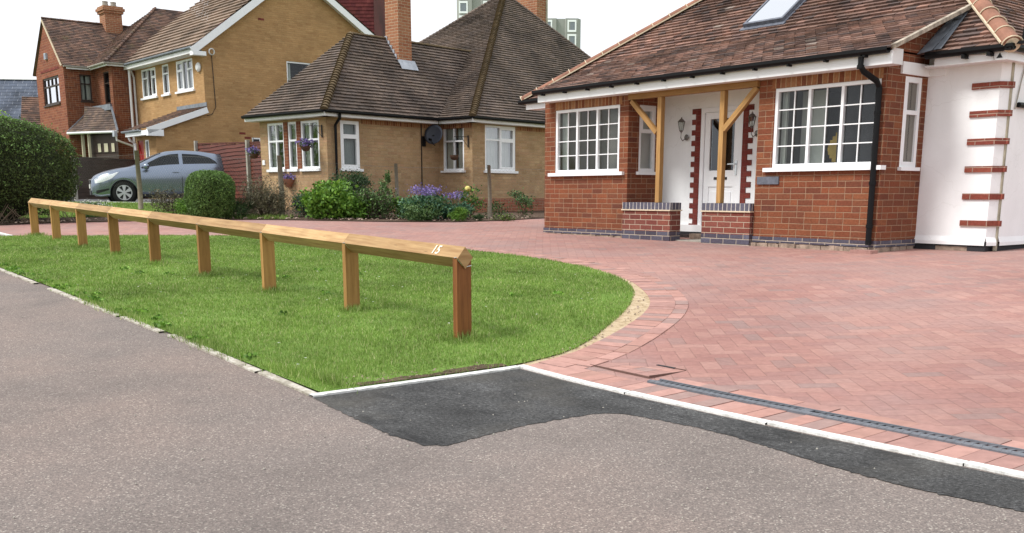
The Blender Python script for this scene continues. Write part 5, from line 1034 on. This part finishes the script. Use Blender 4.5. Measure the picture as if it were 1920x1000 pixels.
t.part(MB().poly([(-50.2, 13.15, -1), (-48.45, 12.35, -1), (-48.45, 12.35, 3.0), (-49.32, 12.75, 4.2), (-50.2, 13.15, 3.0)]).poly([(-48.45, 12.35, -1), (-47.4, 16.5, -1), (-47.4, 16.5, 3), (-48.45, 12.35, 3.0)]), 'gable_wall', 'browndoor'); t.part(MB().poly([(-49.45, 12.78, 3.1), (-49.1, 12.62, 3.1), (-49.1, 12.62, 3.5), (-49.3, 12.71, 3.75), (-49.45, 12.78, 3.5)]), 'yellow_panel', 'yellowcloth')
t = T('tile_hung_block', 'maroon tile-hung wall rising behind the yellow gable', 'building', (-40.4, 26.7, 0), AY); m_ = MB()
tile_roof(m_, [(-45.5, 21.0, 3), (-40.40, 26.68, 3), (-40.43, 26.72, 13), (-45.53, 21.04, 13)], .16, .2, .02, .004); m_.poly([(-45.5, 21.02, 0), (-40.42, 26.70, 0), (-40.42, 26.70, 13), (-45.5, 21.02, 13)]); m_.poly([(-40.40, 26.68, 0), (-45, 31, 0), (-45, 31, 13), (-40.4, 26.68, 13)]); t.part(m_, 'tile_hanging', 'tile_maroon')
def tower(label, px0, z1, cxs, dense):
    (x, y), w_ = px0, cxs; t = T('tower_block', label, 'tower block', (x, y, -20)); d = Vector((.618, .786, 0)); f_ = Vector((.786, -.618, 0)); c = Vector((x, y, 0))
    prof = [(-.5, .12), (-.42, .0), (-.12, -.02), (-.10, .05), (.10, .05), (.12, -.02), (.42, 0), (.5, .15), (.5, .9), (-.5, .9)]
    P_ = [c+d*(a*w_)-f_*(b_*w_) for a, b_ in prof]; m_ = MB(); N = len(P_)
    for i in range(N): p, q = P_[i], P_[(i+1) % N]; m_.poly([(p.x, p.y, -20), (q.x, q.y, -20), (q.x, q.y, z1), (p.x, p.y, z1)])
    m_.poly([(p.x, p.y, z1) for p in P_]); t.part(m_, 'walls', 'concrete'); m2 = MB()
    for a in (-.33, .27):
        for k in range(7):
            z = z1-5.0-k*5.2; 
            if z < 40: break
            q0, q1 = c+d*((a-.11)*w_)+f_*.3, c+d*((a+.11)*w_)+f_*.3
            fr_ = MB()
            for (u0, u1, v0, v1) in ((0, 1, 0, .16), (0, 1, .84, 1), (0, .16, .16, .84), (.84, 1, .16, .84)): p0_, p1_ = q0.lerp(q1, u0), q0.lerp(q1, u1); fr_.poly([(p0_.x, p0_.y, z+v0*4.4), (p1_.x, p1_.y, z+v0*4.4), (p1_.x, p1_.y, z+v1*4.4), (p0_.x, p0_.y, z+v1*4.4)])
            wo = t.part(fr_, 'window', 'upvc'); p0_, p1_ = q0.lerp(q1, .16)-f_*.1, q0.lerp(q1, .84)-f_*.1
            t.part(MB().poly([(p0_.x, p0_.y, z+.7), (p1_.x, p1_.y, z+.7), (p1_.x, p1_.y, z+3.7), (p0_.x, p0_.y, z+3.7)]), 'pane', 'lead', wo)
tower('nearer-looking grey concrete tower block cut off by the top of the photo', (-322.6, 236.8), 78, 15.5, 1)
tower('distant grey concrete tower block whose flat top shows right of the big pyramid roof', (-302.6, 262.3), 66, 15.5, 1)

# ================================================================ FENCES
def panel(name, label, A, B_, top, mat, posts, pmat='concpost', rows=.11, group=None):
    t = T(name, label, 'fence', (A[0], A[1], g(*A))); A = Vector((*A, 0)); B_ = Vector((*B_, 0)); m_ = MB(); d = (B_-A); L_ = d.length; dn = d.normalized(); s_ = Vector((-dn.y, dn.x, 0))
    z0 = min(g(A.x, A.y), g(B_.x, B_.y)); z = z0+.03
    while z < max(top): 
        n_ = 8
        for i in range(n_):
            a, b_ = A+dn*(L_*i/n_), A+dn*(L_*(i+1)/n_); off = .004*(1 if i % 2 else -1); zt_ = min(z+rows*1.1, top[0]+(top[1]-top[0])*(i+.5)/n_)
            if zt_ <= z: continue
            wv_ = .010*math.sin(i*2.2+z*9); wv2 = .010*math.sin(i*2.2+2.2+z*9); lo_, hi_ = s_*-.030, s_*-.004; U = Vector((0, 0, 1))
            m_.poly([a+lo_+U*(z+wv_), b_+lo_+U*(z+wv2), b_+hi_+U*(zt_+wv2), a+hi_+U*(zt_+wv_)]); m_.poly([a+lo_+U*(z+wv_), a+U*(z+wv_), b_+U*(z+wv2), b_+lo_+U*(z+wv2)]); m_.poly([b_-lo_*.3+U*z, a-lo_*.3+U*z, a-lo_*.3+U*zt_, b_-lo_*.3+U*zt_])
        z += rows
    t.part(m_, 'panel', mat); t.part(MB().bar(A+Vector((0, 0, top[0]+.02)), B_+Vector((0, 0, top[1]+.02)), .05, .035), 'capping', mat)
    for f_, zt_ in posts: p = A+dn*(L_*f_); q = Vector((.786*.12, -.618*.12, 0)); t.part(MB().bar((p.x+q.x, p.y+q.y, z0-.2), (p.x+q.x, p.y+q.y, zt_), .10, .10, up=(0, 1, 0)), 'post', pmat)
    return t
panel('panel_fence', 'low dark stained panel fence behind the nose of the silver car', (-34.6, 9.15), (-36.9, 12.0), (1.14, 1.16), 'panel_dark', [(0.01, 1.20)])
panel('panel_fence', 'red-brown woven panel fence between silver car and tan bungalow', (-32.6, 12.45), (-25.4, 11.6), (1.58, 1.33), 'panel_red', [(0.03, 1.68), (.80, 1.46)])
wf = T('wire_fence', 'chain link fence on weathered wooden posts in front of the shrub bed', 'fence', (-24.86, 8.03, -.38)); FP = [(-24.86, 8.03, 1.02), (-20.13, 9.51, .80), (-19.4, 11.97, .66), (-17.9, 13.45, .62)]
FB = [(-28.3, 7.4)]+[p[:2] for p in FP]+[(-16.8, 16.2)]
for i, (x, y, zt_) in enumerate(FP):
    w_ = .055 if i < 2 else .04; m_ = MB(); m_.tube([(x, y, g(x, y)-.2), (x+.01, y+.01, g(x, y)+.5), (x-.01, y, zt_)], w_+.012, 8, r2=w_-.003); wf.part(m_, 'post', 'greywood', smooth=True)
m_ = MB(); zts = [.9, .93, .70, .58, .55, .5]
for k in range(len(FB)-1):
    A, B_ = Vector((*FB[k], 0)), Vector((*FB[k+1], 0)); za, zb = zts[k], zts[k+1]; m_.tube([(*FB[k], za), (*FB[k+1], zb)], .002, 4, cap=False)
    L_ = (B_-A).length; st = .09; n_ = int(L_/st); hgt = .75
    for i in range(-int(hgt/st), n_):
        for sgn in (1, -1):
            a0 = max(0, i)*st; a1 = min(n_, i+hgt/st)*st
            if a1 <= a0: continue
            h0 = (a0/st-i)*st; h1 = (a1/st-i)*st
            if sgn < 0: h0, h1 = hgt-h0, hgt-h1
            p, q = A.lerp(B_, a0/L_), A.lerp(B_, a1/L_); m_.tube([(p.x, p.y, za+(zb-za)*a0/L_-hgt+h0), (q.x, q.y, za+(zb-za)*a1/L_-hgt+h1)], .0007, 3, cap=False)
wf.part(m_, 'wire_mesh', 'wire')

# ================================================================ CAR
FWD = Vector((-.219, -.976, 0)); SIDE = Vector((.976, -.219, 0)); wm = Vector((-30.15, 9.35, 0)); cen = wm-SIDE*.74
nose = cen+FWD*.80; zc = -.275
car = bpy.data.objects.new('parked_car', None); COL.objects.link(car); car.scale = (1.06, 1.06, 1.06); car.location = (nose.x+.03, nose.y-.12, zc-.02); car.rotation_euler = (0, 0, math.atan2(-FWD.y, -FWD.x))
tag(car, 'silver blue five door hatchback parked behind the garden posts', 'car')
# local: +x backwards from the nose, -y/+y sides, z up
def lerp(tab, x):
    if x <= tab[0][0]: return tab[0][1]
    for (a, b_), (c, d) in zip(tab, tab[1:]):
        if x <= c: t_ = (x-a)/(c-a); return b_+(d-b_)*t_
    return tab[-1][1]
def sm(tab, x): return (lerp(tab, x-.06)+lerp(tab, x)+lerp(tab, x+.06))/3
TOP = [(0, .60), (.04, .71), (.15, .80), (.4, .90), (.7, .97), (1.0, 1.02), (1.12, 1.05), (1.45, 1.22), (1.75, 1.37), (2.0, 1.45), (2.4, 1.49), (2.9, 1.47), (3.3, 1.42), (3.55, 1.38), (3.76, 1.20), (3.89, 1.02), (3.96, .84), (4.0, .62)]
BELT = [(0, .53), (.1, .67), (.4, .81), (.9, .90), (1.2, .93), (2.4, .98), (3.3, 1.03), (3.7, 1.02), (3.9, .85), (4.0, .58)]
HW = [(0, .50), (.06, .62), (.2, .74), (.5, .83), (1.0, .86), (3.2, .865), (3.6, .82), (3.85, .74), (3.97, .64), (4.0, .56)]
ROOFW = [(0, .5), (1.1, .78), (1.5, .68), (2.0, .60), (3.0, .58), (3.5, .56), (3.9, .66), (4.0, .56)]
def arch(x):
    z = .20 if .15 < x < 3.85 else .24
    for wx in (.80, 3.31):
        if abs(x-wx) < .36: z = max(z, .29+math.sqrt(.36**2-(x-wx)**2))
    return z
def halfw(x, z):
    zb, zt_, w0 = sm(BELT, x), sm(TOP, x), sm(HW, x); zb = min(zb, zt_-.03)
    if z <= zb: t_ = (z-.2)/max(zb-.2, .01); return w0*(.955+.055*math.sin(min(1, max(0, t_))*math.pi*.62))-(.035*max(0, t_-.8)/.2)
    t_ = (z-zb)/max(zt_-zb, .01); wb = w0*.975-.035; return wb+(min(sm(ROOFW, x), wb)-wb)*t_
xs = sorted(set([i*.05 for i in range(81)]+[.44, .445, 1.155, 1.16, 2.95, 2.955, 3.665, 3.67, .02, 3.98]))
V, Fc = [], []; NP = 0
for x in xs:
    zb, zt_ = sm(BELT, x), sm(TOP, x); zb = min(zb, zt_-.03); z0 = min(arch(x), zb-.03); row = [(x, 0, z0+.0)]
    for t_ in (0, .2, .4, .6, .8, .92, 1.0): z = z0+(zb-z0)*t_; row.append((x, halfw(x, z), z))
    for t_ in (.3, .6, .85): z = zb+(zt_-.04-zb)*t_; row.append((x, halfw(x, z), z))
    wt = halfw(x, zt_-.02); 
    for f_, dz_ in ((.97, .035), (.85, .018), (.5, .005), (0, 0)): row.append((x, wt*f_, zt_-dz_))
    V.append(row); NP = len(row)
vv = []; 
for row in V: vv += row
off = len(vv)
for row in V: vv += [(x, -y, z) for x, y, z in row]
for i in range(len(xs)-1):
    for k in range(NP-1):
        a, b_, c, d = i*NP+k, i*NP+k+1, (i+1)*NP+k+1, (i+1)*NP+k; Fc.append((a, d, c, b_)); Fc.append((off+a, off+b_, off+c, off+d))
Fc.append([k for k in range(NP)]+[off+k for k in reversed(range(NP))]); z_ = (len(xs)-1)*NP; Fc.append([z_+k for k in reversed(range(NP))]+[off+z_+k for k in range(NP)])
me = bpy.data.meshes.new('body'); me.from_pydata(vv, [], Fc); me.materials.append(MT['carpaint']); me.polygons.foreach_set('use_smooth', [True]*len(me.polygons)); me.validate(); body = bpy.data.objects.new('body', me); COL.objects.link(body); body.parent = car
bm_ = bmesh.new(); bm_.from_mesh(me); bmesh.ops.remove_doubles(bm_, verts=bm_.verts[:], dist=.0005); bmesh.ops.recalc_face_normals(bm_, faces=bm_.faces[:]); bm_.to_mesh(me); bm_.free()
def cpart(mb, name, mat, parent=None, **k): return mb.build(name, mat, parent or car, None, **k)
def sidepanel(name, top, bot, mat, s_, d=.006, n_=14, x0=0, x1=1, parent=None):
    m_ = MB()
    for i in range(n_):
        xa_, xb_ = x0+(x1-x0)*i/n_, x0+(x1-x0)*(i+1)/n_; L4 = []
        for j in range(4):
            qa = [];
            for x in (xa_, xb_): z = lerp(bot, x)+(lerp(top, x)-lerp(bot, x))*j/3; qa.append((x, s_*(halfw(x, z)+d), z))
            L4.append(qa)
        for j in range(3): q = [L4[j][0], L4[j][1], L4[j+1][1], L4[j+1][0]]; m_.poly(q if s_ < 0 else q[::-1])
    return cpart(m_, name, mat, parent, smooth=True)
TW = [(1.28, .985), (1.5, 1.13), (1.8, 1.28), (2.05, 1.35), (2.3, 1.375)]; BW = [(1.28, .965), (2.3, 1.0)]
TW2 = [(2.40, 1.375), (2.8, 1.36), (3.1, 1.30), (3.28, 1.20), (3.36, 1.07)]; BW2 = [(2.40, 1.005), (3.36, 1.045)]
# faint chrome-free pillars: the body shows between the panes
for s_ in (-1, 1):
    sidepanel('side_window', TW, BW, 'carglass', s_, x0=1.28, x1=2.3); sidepanel('side_window', TW2, BW2, 'carglass', s_, x0=2.40, x1=3.36)
    sidepanel('door_mirror_base', [(1.30, 1.0), (1.42, 1.08)], [(1.30, .955), (1.42, .96)], 'cardark', s_, .02, 3, 1.30, 1.42)
    mr = cpart(MB().lathe([(0, -.10), (.05, -.09), (.085, -.02), (.08, .05), (.03, .09), (0, .10)], (1.40, s_*1.0, 1.01), (0, 1, 0), 12), 'wing_mirror', 'carpaint', smooth=True); cpart(MB().box(1.38, 1.44, min(s_*.86, s_*.95), max(s_*.86, s_*.95), .93, .97), 'mirror_stalk', 'cardark', mr)
    sidepanel('sill_trim', [(1.18, .255), (2.93, .255)], [(1.18, .19), (2.93, .19)], 'cardark', s_, .006, 10, 1.18, 2.93)
    for x0, x1 in ((1.22, 1.225), (2.34, 2.345), (3.14, 3.145)): sidepanel('door_gap', [(x0, .95 if x0 < 3 else 1.03), (x1, .95 if x0 < 3 else 1.03)], [(x0, .30 if x0 < 3 else .66), (x1, .30 if x0 < 3 else .66)], 'cardark', s_, .002, 1, x0-.004, x1+.004)
    for x0 in (2.10, 3.0): cpart(MB().bar((x0, s_*(halfw(x0, .86)+.02), .86), (x0+.17, s_*(halfw(x0+.17, .865)+.02), .865), .03, .025), 'door_handle', 'carpaint', bevel=.006)
    hl = MB(); n_ = 10
    for i in range(n_):
        xa_, xb_ = .08+.62*i/n_, .08+.62*(i+1)/n_; zt0 = [(.08, .66), (.3, .80), (.7, .87)]; zb0 = [(.08, .55), (.25, .58), (.5, .68), (.7, .86)]
        for j in range(3):
            q = []
            for (x, jj) in ((xa_, j), (xb_, j), (xb_, j+1), (xa_, j+1)): z = lerp(zb0, x)+(min(lerp(zt0, x), sm(TOP, x)-.03)-lerp(zb0, x))*jj/3; q.append((x, s_*(halfw(x, z)+.010), z))
            hl.poly(q if s_ < 0 else q[::-1])
    cpart(hl, 'headlight', 'lampglass', smooth=True)
    sidepanel('tail_light', [(3.58, 1.10), (3.75, 1.05), (3.92, .92)], [(3.58, 1.02), (3.75, .84), (3.92, .76)], 'redlamp', s_, .010, 6, 3.58, 3.92)
    sidepanel('fog_lamp_recess', [(.10, .36), (.42, .42)], [(.10, .27), (.42, .38)], 'cardark', s_, .006, 6, .10, .42)
    for wx in (.80, 3.31):
        y = s_*.80
        cpart(MB().lathe([(0, -.06), (.36, -.06), (.36, 0)], (wx, s_*.66, .29), (0, s_, 0), 24), 'wheel_arch', 'cardark')
        ty = cpart(MB().lathe([(.20, -.19), (.285, -.19), (.305, -.16), (.305, -.02), (.285, .01), (.205, .012), (.20, 0)], (wx, y, .305), (0, s_, 0), 28), 'wheel', 'tyre', smooth=True)
        rm_ = MB(); rm_.lathe([(.205, .0), (.205, .014), (.185, .014), (.185, -.01)], (wx, y, .305), (0, s_, 0), 24); rm_.lathe([(0, .02), (.05, .02), (.06, .005)], (wx, y, .305), (0, s_, 0), 14)
        for q in range(6):
            th = q*math.pi/3+.5; c_, s2 = math.cos(th), math.sin(th); px_, pz_ = -s2, c_
            rm_.poly([(wx+c_*.05+px_*.022, y+s_*.014, .305+s2*.05+pz_*.022), (wx+c_*.19+px_*.052, y+s_*.012, .305+s2*.19+pz_*.052), (wx+c_*.19-px_*.052, y+s_*.012, .305+s2*.19-pz_*.052), (wx+c_*.05-px_*.022, y+s_*.014, .305+s2*.05-pz_*.022)])
        cpart(rm_, 'wheel_trim', 'alloy', ty); cpart(MB().lathe([(0, -.02), (.19, -.02)], (wx, y, .305), (0, s_, 0), 20), 'brake_drum', 'cardark', ty)
def topsurf(x, f_): return sm(TOP, x)+.010-(.035*abs(f_)**4)
def toppanel(name, x0, x1, w_, mat, d=0., taper=1., parent=None):
    m_ = MB(); n_ = 8
    for i in range(n_):
        for j in range(n_):
            q = []
            for (a, b_) in ((i, j), (i+1, j), (i+1, j+1), (i, j+1)): x = x0+(x1-x0)*a/n_; f_ = (-1+2*b_/n_)*w_; ww = halfw(x, sm(TOP, x)-.02); q.append((x, ww*f_, topsurf(x, f_)+d))
            m_.poly(q)
    return cpart(m_, name, mat, parent, smooth=True)
toppanel('windscreen', 1.16, 1.84, .93, 'carscreen'); toppanel('rear_window', 3.56, 3.80, .84, 'carglass')
cpart(MB().bar((1.13, .1, 1.045), (1.30, .60, 1.13), .012, .02), 'wiper', 'cardark'); cpart(MB().bar((1.13, -.5, 1.045), (1.28, .05, 1.12), .012, .02), 'wiper', 'cardark')
cpart(MB().box(-.022, .08, -.27, .27, .56, .645), 'grille', 'cardark'); cpart(MB().box(-.03, .02, -.29, .29, .645, .665), 'grille_bar', 'chrome'); cpart(MB().box(-.028, .05, -.26, .26, .42, .53), 'number_plate', 'plate'); cpart(MB().box(-.02, .08, -.40, .40, .24, .36), 'lower_intake', 'cardark'); cpart(MB().box(.9, 3.2, -.6, .6, .16, .3), 'underside', 'cardark')

# ================================================================ PLANTS
def pebble(P0, rad, n_=14, seed=1):
    """rounded lumpy core"""
    m_ = MB(); r_ = random.Random(seed); ph = [r_.uniform(0, 6) for _ in range(6)]; rows = []
    for i in range(n_+1):
        th = math.pi*i/n_; rows.append([Vector(P0)+Vector((rad[0]*math.sin(th)*math.cos(2*math.pi*j/n_), rad[1]*math.sin(th)*math.sin(2*math.pi*j/n_), rad[2]*math.cos(th)))*(1+.08*math.sin(3*2*math.pi*j/n_+ph[0]+th*2)+.05*math.sin(5*th+ph[1])) for j in range(n_)])
    for i in range(n_):
        for j in range(n_): e = (j+1) % n_; m_.poly([rows[i][j], rows[i+1][j], rows[i+1][e], rows[i][e]])
    return m_
def shell(c, rad, n_, thick=.16, power=2.6, lump=.06, flat=.1):
    """points in the outer shell of a super-ellipsoid, with lumps"""
    d = RNG.normal(size=(n_, 3)); d /= np.linalg.norm(d, axis=1)[:, None]; r_ = (np.abs(d/1.0)**power).sum(1)**(-1/power)
    az, el = np.arctan2(d[:, 1], d[:, 0]), d[:, 2]; L_ = 1+lump*(np.sin(az*5+el*4)+np.sin(az*3-el*7+1)+.8*np.sin(az*9+el*9+2))*.6
    t_ = 1-thick*np.abs(RNG.normal(size=n_))*.8+.01; P_ = d*(r_*t_*L_)[:, None]*np.array(rad)+np.array(c); return P_, d
def topiary(name, label, x, y, rad, n_, size, mat, power=2.6, lump=.04, zoff=0., cat='bush', group=None):
    z0 = g(x, y); t = T(name, label, cat, (x, y, z0), 0, group); c = (x, y, z0+rad[2]*.97+zoff)
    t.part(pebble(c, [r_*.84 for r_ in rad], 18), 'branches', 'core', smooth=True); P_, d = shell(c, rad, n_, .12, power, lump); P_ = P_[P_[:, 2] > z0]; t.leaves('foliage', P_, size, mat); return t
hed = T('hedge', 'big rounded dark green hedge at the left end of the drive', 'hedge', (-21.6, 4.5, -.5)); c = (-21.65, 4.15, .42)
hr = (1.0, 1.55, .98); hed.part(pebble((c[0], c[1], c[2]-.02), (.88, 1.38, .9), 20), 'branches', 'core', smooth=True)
P_, d = shell(c, hr, 60000, .10, 2.7, .035); P_ = P_[P_[:, 2] > -.42]; P_ = P_[(P_[:, 2] > -.15) | (RNG.random(len(P_)) < .35)]; hed.leaves('foliage', P_, .042, 'leaf_hedge')
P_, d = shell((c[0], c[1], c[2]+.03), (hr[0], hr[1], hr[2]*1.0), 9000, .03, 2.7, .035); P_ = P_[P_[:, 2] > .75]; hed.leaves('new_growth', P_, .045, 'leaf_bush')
P_, d = shell(c, hr, 420, .0, 2.7, .035); P_ = P_[P_[:, 2] > .0]; d = d[:len(P_)]; sh_ = MB(); Q_ = []
for p in P_:
    o_ = (p-np.array(c))*np.array([1, .6, 1.1]); o_ = o_/np.linalg.norm(o_); L_ = random.uniform(.03, .11); q = p+o_*L_; sh_.tube([tuple(p-o_*.05), tuple(q)], .003, 3)
    Q_ += [p+o_*L_*t_+RNG.normal(size=3)*.014 for t_ in (.2, .4, .6, .8, 1.)]
hed.leaves('stray_shoots', np.array(Q_), .042, 'leaf_bush'); s2_ = hed.part(sh_, 'shoot_stems', 'bark'); s2_['kind'] = 'stuff'
m_ = MB()
for i in range(60): y = random.uniform(2.9, 5.4); x = -20.8+random.uniform(-.3, .25); z = g(x, y)+.02; m_.tube([(x, y, z), (x+random.uniform(-.25, .15), y+random.uniform(-.3, .3), z+random.uniform(.05, .4))], .007, 4)
hed.part(m_, 'bare_stems', 'bark')['kind'] = 'stuff'
topiary('clipped_bush', 'clipped rounded green bush standing in front of the car tail', -20.2, 7.96, (.47, .47, .50), 26000, .034, 'leaf_bush', 3.0, .02)
lt = T('lime_shrub', 'bright lime green shrub rising behind the big hedge', 'shrub', (-28.6, 5.5, -.3)); P_, d = shell((-28.7, 5.0, 1.3), (1.0, 1.2, 1.05), 9000, .3, 2., .15); lt.leaves('foliage', P_, .08, 'leaf_lime'); lt.part(MB().tube([(-28.7, 5, -.4), (-28.6, 5.1, .6), (-28.7, 4.9, 1.5)], .05, 6, r2=.015), 'stem', 'bark')

def shrub(name, label, x, y, w_, h, n_, size, mat, stems=14, mat2=None, flowers=None, asp=.55, upright=False, clumps=9, cat='shrub', zbase=0., group=None):
    z0 = g(x, y)+.02; t = T(name, label, cat, (x, y, z0), 0, group); m_ = MB(); C_ = []
    for i in range(clumps):
        a = 2*math.pi*i/clumps+random.uniform(-.4, .4); r_ = w_*.5*math.sqrt(random.uniform(.02, .75)); zz = h*random.uniform(.35, .93)*(1-.45*(r_/(w_*.5))**2); C_.append((x+r_*math.cos(a), y+r_*math.sin(a), z0+zz, random.uniform(.55, 1.0)))
    for i in range(stems):
        q = C_[i % len(C_)]; m_.tube([(x+random.uniform(-.06, .06), y+random.uniform(-.06, .06), z0-.03), ((x+q[0])/2+random.uniform(-.04, .04), (y+q[1])/2, z0+(q[2]-z0)*.55), (q[0], q[1], q[2]+.05)], .008, 4, r2=.003)
    t.part(m_, 'stems', 'bark'); Ps = []
    for q in C_:
        k = int(n_/len(C_)); s_ = w_*.16*q[3]; P_ = RNG.normal(size=(k, 3))*(s_, s_, s_*(1.5 if upright else .85))+np.array(q[:3]); Ps.append(P_)
    P_ = np.concatenate(Ps); lo = RNG.random((int(n_*.35), 3))*(w_*.9, w_*.9, h*.6)+(x-w_*.45, y-w_*.45, z0); dd_ = np.hypot(lo[:, 0]-x, lo[:, 1]-y); P_ = np.concatenate([P_, lo[dd_ < w_*.46]])
    P_ = P_[(P_[:, 2] > z0-.01) & (P_[:, 2] < z0+h*1.08)]
    if mat2: k = RNG.random(len(P_)) < .35; t.leaves('foliage', P_[~k], size, mat, asp=asp); t.leaves('pale_foliage', P_[k], size*.9, mat2, asp=asp)
    else: t.leaves('foliage', P_, size, mat, asp=asp)
    if flowers:
        fm, fn, fs, fz, fsp = flowers; Q_ = RNG.normal(size=(fn, 3))*(w_*.22*fsp, w_*.22*fsp, .05*fsp)+(x, y, z0+fz); t.leaves('flowers', Q_, fs, fm, asp=.9)['kind'] = 'stuff'
        m2 = MB()
        for i in range(10): q = Q_[i]; m2.tube([(x+random.uniform(-.1, .1), y+random.uniform(-.1, .1), z0+.1), tuple(q)], .004, 3)
        t.part(m2, 'flower_stems', 'leaf_mid')
    return t
shrub('spiky_shrub', 'feathery grey-green shrub by the red-brown fence and wooden post', -19.95, 9.02, .95, .80, 5200, .085, 'leaf_grey', 30, 'leaf_purple', asp=.16, upright=True, clumps=16)
shrub('dwarf_conifer', 'low dark green conifer between the clipped bush and feathery grey shrub', -19.98, 8.5, .50, .50, 3800, .035, 'leaf_dark', 10, asp=.3, clumps=8)
shrub('lavender_bush', 'blue-green bush flecked with small violet flowers beside the tallest wooden post', -20.0, 9.98, .62, .68, 3200, .05, 'leaf_blue', 16, 'leaf_grey', ('petal_violet', 130, .03, .30, 1.0), asp=.35, clumps=10)
shrub('leafy_shrub', 'brightest green broad-leaved shrub at the front of the bed', -18.95, 10.0, .95, .72, 2600, .085, 'leaf_bright', 16, clumps=13, asp=.7)
shrub('leafy_shrub', 'bright green shrub touching the base of the dark climber clump', -18.9, 10.5, .70, .55, 1500, .08, 'leaf_bright', 12, clumps=8, asp=.7)
shrub('evergreen_shrub', 'tall dark rounded evergreen against the tan wall under the narrow window', -20.35, 11.35, .95, 1.0, 6000, .05, 'leaf_dark', 16, clumps=16)
shrub('variegated_shrub', 'pale-edged variegated shrub spilling in front of the dark evergreen', -19.5, 10.85, .75, .88, 2600, .06, 'leaf_mid', 14, 'leaf_bright', clumps=10, asp=.6)
shrub('variegated_shrub', 'loose mid-green shrub with reddish tips in the middle of the bed', -18.7, 11.0, .80, .66, 2600, .06, 'leaf_mid', 14, 'leaf_purple', clumps=11)
shrub('rose_bush', 'thin climbing stem with small leaves reaching up the tan wall', -19.5, 11.75, .34, 1.02, 520, .06, 'leaf_mid', 9, clumps=7, upright=True, cat='climber')
shrub('leafy_shrub', 'small yellow-green shrub right of the climbing stem', -18.5, 11.55, .50, .56, 900, .065, 'leaf_bright', 9, 'leaf_mid', clumps=7)
shrub('aquilegia_clump', 'blue-green leafy clump with the larger head of violet flowers', -17.75, 11.65, .85, .46, 3000, .065, 'leaf_blue', 14, 'leaf_mid', ('petal_violet', 420, .04, .60, 1.0), asp=.7, clumps=12, cat='flowers')
shrub('aquilegia_clump', 'smaller violet flower clump left of the yellow rose', -17.6, 12.3, .60, .36, 1500, .06, 'leaf_blue', 10, None, ('petal_violet', 170, .04, .50, .8), asp=.7, clumps=8, cat='flowers')
shrub('dark_undergrowth', 'dark low leaves beneath the violet flowers at the bed edge', -17.45, 11.35, .75, .32, 2000, .05, 'leaf_mid', 8, 'leaf_dark', clumps=9, cat='plant')
shrub('grass_tuft', 'lime green round grassy tuft on the bare soil edge', -16.95, 11.95, .34, .26, 1500, .07, 'leaf_bright', 4, clumps=5, asp=.14, cat='plant')
shrub('heather_tuft', 'tiny dark green tuft on the soil right of the lime tuft', -16.95, 12.45, .22, .15, 600, .045, 'leaf_dark', 3, clumps=4, asp=.2, cat='plant')
rb = shrub('rose_bush', 'rose bush on bare stems carrying one pale yellow bloom', -17.95, 12.95, .55, .78, 620, .06, 'leaf_mid', 9, 'leaf_bright', clumps=7)
rb.part(pebble((-17.78, 12.78, g(-17.9, 12.9)+.66), (.065, .065, .055), 8), 'rose_bloom', 'petal_yellow', smooth=True)
shrub('rose_bush', 'sparse low rose bush below the right window of the tan bungalow', -18.1, 13.75, .62, .48, 420, .05, 'leaf_dark', 7, 'leaf_mid', clumps=8)
shrub('rose_bush', 'taller sparse rose bush close to the red bungalow corner', -17.95, 14.45, .55, .88, 620, .055, 'leaf_mid', 8, 'leaf_dark', clumps=8)
shrub('ground_cover_plant', 'low pale ground cover on the soil near the red bungalow corner', -16.95, 13.15, .5, .12, 800, .04, 'leaf_grey', 3, 'leaf_bright', clumps=6, cat='plant')
shrub('twiggy_shrub', 'sparse purple-brown twiggy shrub in front of the silver car', -23.3, 8.2, .95, .55, 1500, .045, 'leaf_purple', 26, 'leaf_grey', clumps=12)
shrub('grassy_plant', 'bright green weeds between the twiggy shrub and clipped bush', -22.2, 8.2, .55, .32, 1300, .07, 'leaf_bright', 5, clumps=7, asp=.25, cat='plant')
shrub('white_flowers', 'low white flowered plants right beside the big hedge', -22.3, 6.15, .7, .28, 700, .06, 'leaf_mid', 5, None, ('petal_white', 260, .045, .22, 1.2), clumps=6, cat='flowers')
m_ = MB()                                                            # bark chips and pebbles on the bed
for i in range(420):
    k = random.randrange(len(BED)-1); t_ = random.random(); x = BED[k][0]+(BED[k+1][0]-BED[k][0])*t_-random.uniform(0, .8); y = BED[k][1]+(BED[k+1][1]-BED[k][1])*t_+random.uniform(-.1, .4); r_ = random.uniform(.01, .035); m_.lathe([(0, r_*.5), (r_, 0), (0, -r_*.4)], (x, y, g(x, y)+.035), axis=(random.uniform(-.6, .6), random.uniform(-.6, .6), 1), nseg=5)
tag(m_.build('bark_chips', 'foot'), 'bark chips and pebbles strewn over the planting bed', 'bark chips', kind='stuff')
